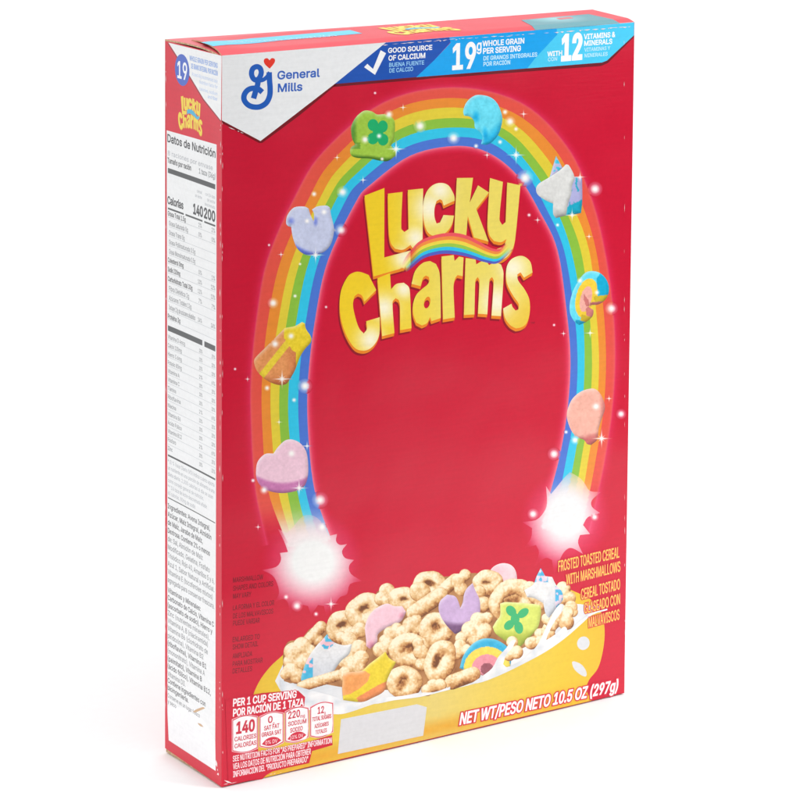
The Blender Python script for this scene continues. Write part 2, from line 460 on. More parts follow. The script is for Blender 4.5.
#ART
# ------------------------------------------------------------------ print: the rainbow arch
# boundaries of its bands, outer to inner, at stations from the left foot over the top to the right foot
ARCH = [
 [(268, 545), (288, 546), (294, 547), (300, 549), (311, 546), (320, 543), (331, 539)],
 [(256, 490), (268, 490), (278, 490), (287, 490), (297, 490), (305.5, 490), (314.5, 490)],
 [(252, 430), (262.5, 430), (271.5, 430), (280, 430), (289, 430), (299, 430), (308, 430)],
 [(251.5, 380), (262, 380), (271, 380), (280, 380), (289.2, 380), (299, 380), (308, 380)],
 [(257, 320), (268, 320), (278.5, 320), (287, 320), (296.5, 320), (306, 320), (315, 320)],
 [(268, 260), (281, 260), (292, 260), (300.6, 260), (309.4, 260), (319, 260), (328, 260)],
 [(295, 198), (309, 198), (320, 198), (329, 198), (337, 198), (347, 198), (358, 198)],
 [(324, 152), (333, 160), (341, 166), (348, 171), (354, 176), (362, 180), (370, 185)],
 [(384, 103), (390, 111.5), (395, 120), (399, 129.6), (402, 138.2), (406, 147.2), (410, 155.8)],
 [(454, 88), (454, 98), (454, 107.5), (454, 118), (454, 127.5), (454, 137), (454, 146)],
 [(520, 103), (514, 113), (509, 121), (504, 129), (499, 136), (493, 144), (487, 152)],
 [(565, 145), (556, 151), (547, 158), (539, 164), (531, 168), (525, 172), (517, 175)],
 [(590, 196), (580, 199), (571, 202), (563, 205), (555, 207), (547, 210), (540, 212)],
 [(604, 250), (596, 250), (589, 250), (580.6, 250), (571, 250), (564, 250), (557.5, 250)],
 [(612.5, 310), (603.5, 310), (596, 310), (589, 310), (582, 310), (574, 310), (566.5, 310)],
 [(614.5, 360), (606, 360), (599, 360), (592, 360), (584.5, 360), (577.5, 360), (570.5, 360)],
 [(611.5, 410), (603.5, 410), (596.5, 410), (589.5, 410), (582, 410), (575, 410), (567.5, 410)],
 [(605, 455), (596.5, 455), (589, 455), (582, 455), (575, 455), (567, 455), (560, 455)],
 [(598, 490), (590, 490), (583, 490), (576, 490), (568, 490), (560, 490), (551, 490)],
 [(588, 533), (580, 533), (573, 533), (566, 533), (557, 533), (549, 531), (541, 528)]]
EDGES = [curve([st[k] for st in ARCH], 6) for k in range(7)]
BANDS = [(228, 80, 66), (234, 140, 46), (226, 204, 56), (138, 190, 60), (44, 196, 230), (72, 116, 208)]
def soft_glow(name, c, rx, ry, ang, layer, col=(252, 251, 250), peak=1.0):
    ca, sa = math.cos(math.radians(ang)), math.sin(math.radians(ang))
    def f(x, y):
        u, v = (x-c[0])*ca+(y-c[1])*sa, -(x-c[0])*sa+(y-c[1])*ca; t = min(1, math.hypot(u/rx, v/ry))
        return veil(x, y, layer, col, peak*(1-t**2.4)**1.3)
    return patch(name, FRONT, layer, ellipse(*c, rx, ry, ang, 48), f, front, grid=1.6)
soft_glow('burst_glow', (312, 560), 52, 50, -18, 1, (250, 150, 170), .55); soft_glow('burst_glow', (566, 518), 46, 48, 12, 1, (250, 150, 170), .55)
def foot_fade(x, y):
    a, b = (502, 541) if x < 400 else (476, 520)
    t = max(0, min(1, (y-a)/(b-a))); return t*t*(3-2*t)
def band_col(k): return lambda x, y: mix(BANDS[k], printed_below(x, y, 3) if k == 0 else mix(BANDS[k], (238, 237, 235), .94), foot_fade(x, y))
def strip(name, face, layer, A, B, colA, colB, parent, sub=2):
    """a soft printed strip between two paths, its colour and opacity running from colA to colB"""
    V, C, Fc = [], [], []; n = len(A)
    for i in range(n):
        for k in range(sub+1):
            t = k/sub; p = (A[i][0]*(1-t)+B[i][0]*t, A[i][1]*(1-t)+B[i][1]*t)
            V.append(face.pos(face.uv(*p), layer*face.step))
            f = 1-(1-t)**2 if colB[3] < colA[3] else t*t
            c = mix(colA, colB, t); C.append(veil(*p, layer, c, colA[3]+(colB[3]-colA[3])*f))
    for i in range(n-1):
        for k in range(sub):
            a = i*(sub+1)+k; Fc.append([a, a+1, a+sub+2, a+sub+1])
    return link_mesh(name, V, orient(V, Fc, nrm(face)), ink(None), parent, C)
def offs(path, d):
    out = []
    for i in range(len(path)):
        a, b = np.array(path[max(0, i-1)]), np.array(path[min(len(path)-1, i+1)]); t = b-a; t = t/np.linalg.norm(t)
        out.append((path[i][0]+t[1]*d, path[i][1]-t[0]*d))
    return out
arch = bpy.data.objects.new('rainbow_arch', None)
def rainbow():
    V, C, Fc = [], [], []
    n = len(EDGES[0])
    for k in range(6):
        b = len(V)
        for i in range(n):
            for e in (k, k+1):
                p = EDGES[e][i]; V.append(FRONT.pos(FRONT.uv(*p), 3*STEP)); C.append(band_col(k)(*p))
        for i in range(n-1): Fc.append([b+2*i, b+2*i+1, b+2*i+3, b+2*i+2])
    for k in range(6): record(3, [EDGES[k]+EDGES[k+1][::-1]], [], band_col(k))
    return link_mesh('rainbow_arch', V, orient(V, Fc, nrm(FRONT)), ink(None), front, C)
arch = rainbow()
strip('arch_glow', FRONT, 2, EDGES[0], offs(EDGES[0], 11), (246, 110, 150, .42), (240, 60, 100, 0), front, 4)
strip('arch_glow', FRONT, 4, offs(EDGES[0], -3), offs(EDGES[0], 1.2), (240, 90, 140, 0), (246, 120, 160, .42), front, 3)
strip('arch_glow', FRONT, 2, EDGES[6], offs(EDGES[6], -10), (255, 150, 165, .75), (240, 60, 90, 0), front, 4)

# bursts of white light at the arch's feet
def burst(outline, c, core, edge, reach):
    def f(x, y):
        d = min(1, math.hypot((x-c[0])/reach[0], (y-c[1])/reach[1]))
        q = max(0, min(1, (d-.34)/.64)); return veil(x, y, 5, mix(core, edge, q), 1-.95*q**1.5)
    return patch('light_burst', FRONT, 5, smooth(outline, 60, 3), f, front, grid=1.8)
burst([(337, 534), (336, 541), (340, 545), (347, 544), (342, 551), (345, 558), (354, 560), (349, 566), (351, 574), (362, 581), (350, 584), (347, 594),
       (340, 597), (335, 604), (326, 616), (324, 606), (318, 605), (311, 615), (308, 606), (299, 605), (289, 614), (288, 603), (283, 599), (275, 602),
       (279, 593), (277, 583), (272, 575), (262, 570), (276, 567), (281, 560), (280, 553), (288, 552), (284, 541), (278, 529), (287, 533), (293, 527), (303, 516), (314, 516), (323, 524), (329, 536)],
      (313, 561), (242, 242, 240), (246, 186, 198), (56, 54))
burst([(546, 486), (551, 494), (556, 488), (564, 478), (570, 472), (580, 478), (585, 484), (590, 491), (601, 492), (592, 500), (592, 507), (600, 513), (588, 517), (583, 525), (590, 534), (580, 535), (578, 543), (583, 554),
       (572, 548), (566, 550), (561, 557), (554, 575), (552, 560), (545, 558), (534, 567), (539, 553), (536, 545), (524, 548), (531, 538), (532, 528), (522, 522), (536, 520), (544, 512), (547, 503)],
      (566, 516), (234, 234, 234), (246, 186, 198), (46, 56))

# stars and dots of light
def glint(x, y, r, star):
    n = 32 if star else 20; R = [.14, .34, .62, 1]; al = [1, .9, .4, 0] if star else [1, .8, .34, 0]
    ring_ = [[(x, y)]]
    for q in R:
        o = []
        for i in range(n):
            a = 2*math.pi*i/n
            if star: m_ = 1 if i % 8 == 0 else (.42 if i % 8 in (1, 7) else (.5 if i % 8 == 4 and star > 1 else .27))
            else: m_ = 1
            o.append((x+math.cos(a)*r*q*m_, y+math.sin(a)*r*q*m_))
        ring_.append(o)
    xy = [p for o in ring_ for p in o]; al = [1]+[v for v in al for _ in range(n)]
    V = [FRONT.pos(FRONT.uv(*p), 24*STEP) for p in xy]; C = [veil(*p, 20, (255, 251, 247), v) for p, v in zip(xy, al)]; Fc = []
    for i in range(n): Fc.append([0, 1+i, 1+(i+1) % n])
    for k in range(3):
        for i in range(n): a = 1+k*n; Fc.append([a+i, a+(i+1) % n, a+n+(i+1) % n, a+n+i])
    GL.append((V, orient(V, Fc, nrm(FRONT)), C))
GL = []
GLINTS = [(337, 157.5, 5, 1), (363, 180, 6, 1), (342.5, 192, 6.5, 0), (341, 230, 7, 0), (314, 194, 3.5, 0), (375, 93, 2, 0), (403, 107.5, 5.5, 1),
    (389, 114.5, 5, 0), (420, 126, 7, 0), (453.5, 138, 7, 0), (396, 149, 12, 2), (365, 139.5, 5, 0), (379, 136, 3.5, 0), (382, 159, 2.5, 0), (476, 146, 3, 0), (487, 155, 6, 1),
    (500, 142, 3, 0), (516, 155, 11, 2), (510, 121.5, 6, 0), (505, 112, 3.5, 0), (523.5, 114, 6, 1), (516, 129, 3, 0), (525, 178, 9, 0), (595, 189, 8, 0),
    (580, 177, 8, 1), (537.5, 220, 5.5, 1), (529, 215, 2.5, 0), (589, 236.5, 5, 1), (572, 215, 9, 2), (557.5, 225, 2.5, 0), (611.5, 308.5, 7, 0), (590, 333, 7, 1),
    (563.5, 333.5, 5, 1), (597, 292.5, 3.5, 0), (580, 280.5, 3.5, 0), (609, 398.5, 5, 1), (621, 414, 5.5, 0), (596, 406.5, 5, 0), (601.5, 438.5, 12, 2), (575, 440, 5, 0), (566, 432, 2.5, 0), (554, 454, 7, 0),
    (281, 254.5, 5, 1), (273, 303, 6, 0), (269, 245, 2, 0), (315.5, 255, 11, 2), (307, 221, 3.5, 0), (324, 212, 4, 0), (295, 296, 2.5, 0), (300, 264, 2, 0), (247.5, 379, 4.5, 1), (282, 379, 12, 2), (291, 336, 4.5, 0),
    (275, 344, 5, 0), (305, 386, 8, 0), (267, 388, 3.5, 0), (235, 369, 2, 0), (307, 446, 7, 1), (291.5, 453.5, 5, 0), (299, 488, 11, 2), (264, 490, 5, 0), (253, 480.5, 3, 0), (279, 422, 5, 1), (294, 400, 3, 0),
    (320, 500, 9, 0), (258, 527, 5, 1), (322, 527, 5, 0), (297, 606, 6, 0), (331, 604, 9, 2), (316, 614, 3, 0), (286, 597, 3, 0), (533, 514, 6, 0), (594.5, 517, 4.5, 0), (326, 307, 2, 0), (554, 325, 2, 0)]


# ------------------------------------------------------------------ print: the yellow lettering
LETTERS = [
 [(364.6, 195.6), (384.4, 188), (384.2, 257.5), (410.5, 250.5), (410, 266), (373.5, 276.5)],
 [(387.9, 193.7), (402.5, 191.9), (401.2, 228), (404.4, 232), (408.7, 229), (407.9, 190), (423.1, 188.5), (422.6, 239), (412.5, 248), (410.5, 245), (403, 249.7), (395, 248.7), (390.6, 242.5), (388.7, 230)],
 [(442.5, 183), (449, 186), (454, 195), (454.7, 200.6), (443.7, 205.6), (442.2, 200.5), (440, 199.2), (436.5, 201), (434.5, 208), (434.5, 217), (436.5, 223.5), (440, 222.5), (443.5, 215), (454, 215.6), (452, 224), (447.5, 231), (441, 235.5), (434, 236), (428, 232.5), (424.4, 224), (423, 210), (424.4, 197.5), (428.5, 189), (435, 184)],
 [(456.9, 178), (473, 177.8), (469.7, 202.5), (478, 185.3), (489, 192.5), (476.2, 209), (488.5, 241.5), (474, 237.5), (467.8, 216), (466.2, 236), (454.2, 234.5)],
 [(490, 178), (502.9, 181.9), (499.4, 218.7), (502.2, 225), (505.7, 222), (507.3, 182.5), (520.4, 185.3), (515, 240), (511, 252), (504, 259), (495, 262), (497, 249), (504, 246.5), (506.5, 239), (501, 242.2), (494, 241), (489.5, 235), (487.5, 224)],
 [(360, 271.9), (368.7, 275), (376.2, 290), (364.4, 301.9), (361.9, 295.6), (358.1, 293.5), (354.4, 296.2), (352.9, 303.7), (354.4, 313.7), (358.7, 327.5), (363.7, 333.5), (366.9, 328.7), (366.2, 321.2), (379.7, 317.2), (379.4, 333.7), (375, 343.7), (368.7, 349.4), (361.2, 350.6), (353.7, 346.9), (346.2, 335), (341.2, 320), (339.7, 305), (341.2, 290), (347.5, 276.9), (353.7, 272.5)],
 [(377.5, 278.1), (390, 273.1), (391, 289.4), (396.2, 284), (403.7, 282.7), (408.7, 286.9), (410, 293.7), (411.5, 328.1), (400.2, 330.2), (400, 305), (398.7, 300), (395.6, 298.1), (392.5, 302.5), (394.4, 333.1), (382.2, 336.2)],
 [(411.5, 283.7), (415, 271.2), (422.5, 263.1), (430, 261), (436, 264), (439.5, 273), (440.5, 295), (440.7, 318), (431.5, 321.2), (430, 317), (427, 323), (422, 325.5), (416.2, 322.5), (413.1, 313.7), (413.1, 303.7), (416.2, 295), (421.5, 289.5), (427, 285), (429.6, 281), (428.8, 277), (426, 275.5), (423, 278), (420.6, 286.2)],
 [(441.5, 256.5), (453.7, 255), (454.5, 261), (459, 256.5), (463.5, 257.5), (462.7, 276.2), (457.5, 275), (455, 278.7), (453.5, 287.5), (454.7, 317.5), (443.1, 319.4)],
 [(465.6, 258), (475.6, 259.4), (476.2, 264.4), (482, 261.3), (487, 262.5), (489, 265), (495, 262), (501, 264.5), (503.5, 273.7), (501, 316.2), (491.5, 315.6), (493.7, 281), (492, 277), (489.5, 280), (487.3, 314.4), (478, 313.7), (479.5, 281), (477.7, 277), (475.3, 281), (474.4, 314.4), (464, 315)],
 [(532.5, 272.5), (530.6, 262.5), (525, 256.9), (518.7, 256), (511.2, 259.4), (506.9, 266.2), (506, 276.2), (507.5, 285), (513.5, 296.2), (518.6, 303.7), (518.3, 309.4), (515.6, 310.6), (512.5, 306.9), (511.5, 303.7), (503.1, 308.5), (505, 318), (510, 325), (516, 328.5), (522, 327), (526.9, 322.5), (529.7, 312.5), (529.4, 300), (525, 290), (518.1, 280.5), (517.3, 274.4), (520.6, 272.3), (524, 277.7)]]
LET = [smooth(l, 42, 4) for l in LETTERS]
A_HOLE = [ellipse(427.1, 302.5, 3.1, 6.0, 14, 16)]
CREAM = [(416, 238, 12), (430, 208, 17), (440, 190, 12), (371, 340, 15), (384, 308, 15), (404, 289, 10), (513, 268, 14), (497, 302, 17), (404, 258, 12)]
def gold(x, y):
    base = mix((242, 206, 34), (236, 216, 98), (x-385)/60)
    if x > 503 and y > 255: base = mix(base, (236, 200, 66), (y-285)/25)
    w = max(math.exp(-((x-a)**2+(y-b)**2)/(r*r)) for a, b, r in CREAM)
    return mix(base, (252, 244, 214), w)
HULL = [(0, 0), (-.1, 1.1), (-.3, 2.2), (-.4, 3.0)]
patch('lettering_shadow', FRONT, 3, [shift(l, dx, dy) for l in LET for dx, dy in ((-1.2, 1), (-1.6, 3.4), (-1.8, 5))], (146, 4, 30), front, [ellipse(426.4, 305, 2.2, 3.6, 14, 16)])
patch('lettering_edge', FRONT, 5, [shift(l, dx, dy) for l in LET for dx, dy in HULL], (236, 132, 30), front, [ellipse(426.7, 304.3, 2.6, 4.2, 14, 16)])
patch('yellow_lettering', FRONT, 7, LET, gold, front, A_HOLE, 3)
# the rainbow ribbon between the two words
RT = curve([(400, 268), (405, 258), (411, 250), (420, 241), (435, 235), (452, 232.7), (467, 235.5), (480, 242), (492, 248.2), (500, 248.6), (506.5, 242)], 6)
RB = curve([(403, 273), (407, 271.5), (411, 268.5), (422.5, 259), (435, 255), (446, 253.8), (458, 255), (470, 257.5), (485, 262.2), (498, 263), (513, 250)], 6)
def ribbon():
    cs = [(236, 84, 92), (240, 140, 62), (238, 214, 70), (150, 200, 72), (40, 190, 232), (82, 92, 190)]
    V, C, Fc = [], [], []; n = len(RT)
    for k in range(6):
        b = len(V)
        for i in range(n):
            f = i/(n-1); al = min(1, max(0, (f-.03)/.26)) if f < .5 else min(1, max(0, (1.0-f)/.1))
            for e in (k, k+1):
                t = e/6; q = (RT[i][0]*(1-t)+RB[i][0]*t, RT[i][1]*(1-t)+RB[i][1]*t); V.append(FRONT.pos(FRONT.uv(*q), 9*STEP)); C.append(veil(*q, 9, cs[k], al))
        for i in range(n-1): Fc.append([b+2*i, b+2*i+1, b+2*i+3, b+2*i+2])
    return link_mesh('rainbow_ribbon', V, orient(V, Fc, nrm(FRONT)), ink(None), front, C)
ribbon()
w = Writing(FRONT, 4); w.px('TM', 530.5, 324.2, 534.5, 323.6, 2, .01); w.done('trade_mark', (120, 20, 36), front)

# the same lettering small, on the side and on the top
def small_lettering(face, parent, A, B, h, layer):
    """A, B: left and right ends of the lettering's foot on the face, h its height"""
    fu = [[FRONT.uv(*p) for p in l] for l in LET]
    xs = [p[0] for l in fu for p in l]; zs = [p[1] for l in fu for p in l]; x0, x1, z0, z1 = min(xs), max(xs), min(zs), max(zs)
    A, B = np.array(A), np.array(B); d = B-A; up = np.array([-d[1], d[0]])/np.linalg.norm(d)
    def mp(p): return A+d*((p[0]-x0)/(x1-x0))+up*((p[1]-z0)/(z1-z0)*h)
    for name, loops, lay, col, hs in (('lettering_edge', [[mp(FRONT.uv(x+dx, y+dy)) for x, y in l] for l in LET for dx, dy in ((-.5, -.4), (.5, 0), (-.3, 3.5))], layer, (226, 130, 40), []),
                                      ('yellow_lettering', [[mp(p) for p in l] for l in fu], layer+1, (242, 214, 70), [[mp(FRONT.uv(*p)) for p in A_HOLE[0]]]),
                                      ('rainbow_ribbon', [[mp(FRONT.uv(*p)) for p in RT[14:]+RB[:13:-1]]], layer+2, (70, 180, 215), [])):
        P, T = fill([[(q[0]*1000, q[1]*1000) for q in l] for l in loops], [[(q[0]*1000, q[1]*1000) for q in l] for l in hs])
        P, T = refine([(x/1000, y/1000) for x, y in P], T, face.maxlen)
        V = [face.pos(p, lay*face.step) for p in P]
        link_mesh(name, V, orient(V, T, nrm(face)), ink(col), parent)
# ------------------------------------------------------------------ print: white corner, emblem, blue banner
patch('drop_shadow', FRONT, 1, smooth([(334, 82), (339, 82.5), (300, 115), (262, 143), (259, 143), (222, 123), (221.5, 119), (260, 140)], 20, 2), (120, 4, 22), front)
patch('corner_panel', FRONT, 7, [(222.1, 55.7), (386, 42.4), (336.5, 82.5), (260.5, 141), (221.8, 120.3)], WHITE, front, grid=14)
BLUE = (24, 92, 186)
def strokes(name, paths, color, layer):
    V, Fc = [], []
    loops = []
    for p, wd, closed in paths:
        q = curve(p, 5) if not closed else smooth(p, 400, 5)
        _, L, R = stroke(q, wd, closed)
        n = len(L)
        for i in range(n if closed else n-1):
            j = (i+1) % n; loops.append([tuple(L[i]), tuple(L[j]), tuple(R[j]), tuple(R[i])])
    return patch(name, FRONT, layer, loops, color, front)
def e(pts): return [(230+x/8, 50+y/8) for x, y in pts]
strokes('script_emblem', [
  (e([(213, 133), (182, 150), (172, 190), (186, 228), (212, 240), (238, 218), (250, 180), (240, 145)]), 5.3, True),
  (e([(228, 226), (220, 280), (205, 330), (188, 388)]), 5.5, False),
  (e([(218, 246), (262, 240), (296, 214), (318, 178)]), 4.0, False),
  (e([(313, 178), (316, 240), (321, 310), (316, 370), (288, 425), (230, 456), (160, 448), (117, 408), (113, 362), (140, 322), (182, 306), (226, 312), (258, 338)]), 5.5, False)], BLUE, 9)
hx, hy = 269.5, 62
patch('emblem_heart', FRONT, 9, smooth([(269.6, 60.2), (271.5, 58.2), (274.2, 58.6), (275, 61), (273.5, 64.2), (269.7, 68.7), (265.5, 65), (263.8, 61.8), (264.4, 59), (267.2, 58.2)], 75, 4), (232, 52, 34), front)
w = Writing(FRONT, 9)
w.px('General', 277.6, 79.3, 319.4, 76.6, 7.9, .034); w.px('Mills', 278, 91.9, 302, 90.4, 7.9, .034)
w.done('maker_name', (46, 98, 190), front)

BD, BM, BL = (20, 82, 178), (0, 164, 238), (70, 204, 244)
patch('banner_shadow', FRONT, 1, [(333, 83), (416, 76), (528, 67), (601, 61.5), (634, 33.5), (634, 37), (608, 63), (601, 66), (528, 71.5), (416, 80), (333, 87)], (110, 6, 26), front, grid=14)
patch('blue_banner', FRONT, 3, [(384, 42.5), (449.8, 37.2), (450.8, 42), (434, 60.5), (416.5, 77), (334, 84)], BD, front, grid=14)
patch('blue_banner', FRONT, 4, [(449.3, 37.2), (557, 28.4), (557.3, 34.5), (535, 58.5), (527.5, 68.3), (416.2, 77.2), (434, 60.5), (450.6, 42.6)], BM, front, grid=14)
patch('blue_banner', FRONT, 5, [(556.6, 28.4), (634.3, 22.2), (634, 35.2), (607, 60.5), (602, 62.5), (527.2, 68.4), (535, 58.5), (557.2, 34.6)], BL, front, grid=14)
# upper strip of the fold
patch('blue_banner', FRONT, 6, [(386, 42.4), (449.8, 37.3), (557, 28.5), (634.3, 22.3), (634.3, 22.05), (222.3, 55.55), (222.3, 55.8)], (236, 242, 246), front, grid=14)
patch('check_mark', FRONT, 8, [(364.1, 67.2), (367.3, 63.8), (373, 69), (380.6, 50.2), (386, 53.2), (375, 74.8)], (250, 250, 250), front)
w = Writing(FRONT, 8)
w.px('GOOD SOURCE', 388.2, 52.9, 432, 49.6, 4.7, .035); w.px('OF CALCIUM', 388.6, 60.6, 425, 57.8, 4.9, .035)
w.px('19', 453, 69.2, 475, 67.4, 24.6, .03); w.px('g', 476.8, 54, 481.2, 53.6, 11, .02, bbox=True)
w.px('WHOLE GRAIN', 482.6, 46.3, 524, 43.2, 5.2, .035); w.px('PER SERVING', 483.2, 53.7, 520.6, 50.9, 5.4, .035)
w.px('WITH', 547.5, 56.4, 562, 55.2, 4.6, .035); w.px('12', 562.2, 60, 581, 58.4, 24.4, .045)
w.px('VITAMINS &', 584, 39.2, 615, 36.8, 4.9, .035); w.px('MINERALS', 584.3, 45.8, 612, 43.6, 4.8, .035)
w.done('banner_lettering', (250, 250, 250), front)
w = Writing(FRONT, 8)
w.px('BUENA FUENTE', 389.2, 67, 424, 64.4, 4, .025); w.px('DE CALCIO', 389.4, 72.6, 413, 70.8, 4, .025)
w.done('banner_lettering', (150, 205, 245), front)
w = Writing(FRONT, 8)
w.px('DE GRANOS INTEGRALES', 483.5, 60.4, 537, 56.4, 4, .03); w.px('POR RACIÓN', 483.5, 66.1, 510, 64.1, 4, .03)
w.px('CON', 548, 61.3, 557, 60.5, 3.6, .02); w.px('VITAMINAS Y', 584.4, 51.6, 610, 49.6, 3.6, .02); w.px('MINERALES', 584.6, 57.4, 607.5, 55.6, 3.6, .02)
w.done('banner_lettering', (196, 236, 252), front)

# ------------------------------------------------------------------ print: the bowl
BOWL = smooth([(283, 655), (270, 667), (259, 682), (252, 700), (250, 725), (253, 755), (261.5, 778.4), (330, 761.5), (420, 741), (520, 717.3), (591.5, 700.6), (586.5, 690), (589, 680),
               (598, 668), (603, 650), (604.6, 630), (601, 612), (590, 599), (571, 590), (540, 620), (420, 680)], 40, 4)
def bowl_col(x, y):
    rim = 716-.0*(x-340)
    t = (x-250)/355; ylow = 779-(x-262)*.238
    c = mix((228, 194, 50), (222, 200, 112), 1-abs(t-.52)/.36 if abs(t-.52) < .36 else 0)
    c = mix(c, (226, 182, 42), max(0, (abs(t-.5)-.36)/.14))
    d = ylow-y
    c = mix(c, (224, 158, 36), max(0, 1-abs(d-9)/12)*(.9 if .05 < t < .9 else .4))
    return c
patch('bowl', FRONT, 6, BOWL, bowl_col, front, grid=5)
patch('bowl_dots', FRONT, 8, [ellipse(583.3, 643.2, 6.2, 6.8, 20), smooth([(572, 662.5), (575, 661.5), (582, 665), (586.4, 672), (585.8, 676.4), (581, 675), (574.5, 669.5)], 400, 4)], (214, 216, 218), front)  # white dots printed on the bowl's right side
# milk
def milk_col(x, y):
    t = .5+.5*math.sin(x*.05+y*.03)*math.sin(y*.09-x*.02)
    return mix((236, 235, 234), (204, 210, 216), t*.8)
MILK = smooth([(275, 681), (286, 660), (300, 650), (420, 660), (520, 640), (560, 606), (600, 606.5), (590, 613.5), (575, 627), (560, 640), (540, 654), (520, 665), (500, 674.5), (480, 682), (464, 686.5), (447, 690), (420, 696.5), (396, 699.5),
               (374, 704), (352, 711.5), (338, 714.3), (318, 712), (300, 706), (284, 695)], 60, 4)
patch('milk', FRONT, 8, MILK, milk_col, front, grid=5)

# cereal: every piece a printed picture of a puffed ring or lump, its own light and shade in the picture
CR = [(0, (112, 62, 26)), (.2, (166, 104, 52)), (.42, (206, 152, 92)), (.64, (228, 188, 132)), (.84, (242, 216, 172)), (1.0, (250, 236, 206))]
def ramp_c(t):
    t = max(0, min(1, t))
    for (a, ca), (b, cb) in zip(CR, CR[1:]):
        if t <= b: return mix(ca, cb, (t-a)/(b-a))
    return CR[-1][1]
def vnoise(x, y, s):
    x, y = x/s, y/s; xi, yi = math.floor(x), math.floor(y); fx, fy = x-xi, y-yi
    def h(i, j):
        v = math.sin(i*127.1+j*311.7)*43758.5453; return v-math.floor(v)
    fx, fy = fx*fx*(3-2*fx), fy*fy*(3-2*fy)
    return (h(xi, yi)*(1-fx)+h(xi+1, yi)*fx)*(1-fy)+(h(xi, yi+1)*(1-fx)+h(xi+1, yi+1)*fx)*fy
LAYER = [11]
def piece(circ, hole=None, name='cereal_piece', tone=0.0):
    circ = [tuple(map(float, c)) for c in circ]
    cx = sum(c[0]*c[2] for c in circ)/sum(c[2] for c in circ); cy = sum(c[1]*c[2] for c in circ)/sum(c[2] for c in circ)
    out = []
    for k in range(56):
        a = 2*math.pi*k/56; dx, dy = math.cos(a), math.sin(a); best = 1
        for x, y, r in circ:
            ex, ey = x-cx, y-cy; b = ex*dx+ey*dy; d2 = ex*ex+ey*ey-b*b
            if d2 < r*r: best = max(best, b+math.sqrt(r*r-d2))
        j = 1+.03*(vnoise(cx+dx*40, cy+dy*40, 9)-.5)
        out.append((cx+dx*best*j, cy+dy*best*j))
    def hgt(x, y):
        s = 0
        for a, b, r in circ:
            q = 1-((x-a)**2+(y-b)**2)/(r*r)
            if q > 0: s += (math.sqrt(q)*r)**4
        return s**.25
    def col(x, y):
        h = hgt(x, y); gx = (hgt(x+.7, y)-hgt(x-.7, y))/1.4; gy = (hgt(x, y+.7)-hgt(x, y-.7))/1.4
        wob = (vnoise(x, y, 3.4)-.5)*.6; gx += wob; gy += (vnoise(x+31, y+17, 3.4)-.5)*.6
        l = (gx*.42+gy*.62+.68)/math.sqrt(gx*gx+gy*gy+1)
        t = .35+.62*l+tone+(vnoise(x, y, 1.25)-.5)*.34+(vnoise(x, y, 5)-.5)*.24; t -= .24*max(0, 1-h/3.0); t += .22*max(0, vnoise(x+3, y+7, 1.5)-.66)/.34
        if hole:
            hx, hy, rx, ry, ang = hole; c, s = math.cos(math.radians(ang)), math.sin(math.radians(ang))
            u, v = ((x-hx)*c+(y-hy)*s)/rx, (-(x-hx)*s+(y-hy)*c)/ry; q = math.hypot(u, v)
            if q < 1.35: t -= .46*min(1, (1.35-q)/.55)*(1 if (u*c-v*s)*-.4-(u*s+v*c) > -.6 else .6)
        return ramp_c(t)
    LAYER[0] += 1
    return patch(name, FRONT, LAYER[0], out, col, front, grid=1.05)
def cap(x0, y0, x1, y1, r, n=4):
    n = 12; return [(x0+(x1-x0)*k/n, y0+(y1-y0)*k/n, r) for k in range(n+1)]
def ring(cx, cy, rx, ry, tube, ang=0, n=30):
    c, s = math.cos(math.radians(ang)), math.sin(math.radians(ang)); o = []
    for k in range(n):
        a = 2*math.pi*k/n; u, v = rx*math.cos(a), ry*math.sin(a); o.append((cx+u*c-v*s, cy+u*s+v*c, tube*(1+.07*math.sin(a*2+cx)+.05*math.sin(a*5+cy))))
    return o
def candy(name, outline, col, corner=48, grid=2.0, layer=None):
    if layer is None: LAYER[0] += 1; layer = LAYER[0]
    O = np.array(smooth(outline, corner, 4)); D = np.roll(O, -1, 0)-O; L2 = (D*D).sum(1)+1e-9; sgn = 1 if area2(O) > 0 else -1
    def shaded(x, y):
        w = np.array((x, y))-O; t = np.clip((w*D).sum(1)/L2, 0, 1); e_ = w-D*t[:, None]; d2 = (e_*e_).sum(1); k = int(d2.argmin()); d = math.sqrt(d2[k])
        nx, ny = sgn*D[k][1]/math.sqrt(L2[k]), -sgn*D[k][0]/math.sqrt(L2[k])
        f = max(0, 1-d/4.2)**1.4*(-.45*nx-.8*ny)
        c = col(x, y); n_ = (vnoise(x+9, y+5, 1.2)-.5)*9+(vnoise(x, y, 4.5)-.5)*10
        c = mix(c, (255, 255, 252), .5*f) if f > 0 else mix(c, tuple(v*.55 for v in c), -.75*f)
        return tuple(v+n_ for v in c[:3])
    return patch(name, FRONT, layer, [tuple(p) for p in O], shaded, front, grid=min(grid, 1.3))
def speck(c, x, y, a=10): n_ = (vnoise(x, y, 1.6)-.5)*a; return tuple(v+n_ for v in c)

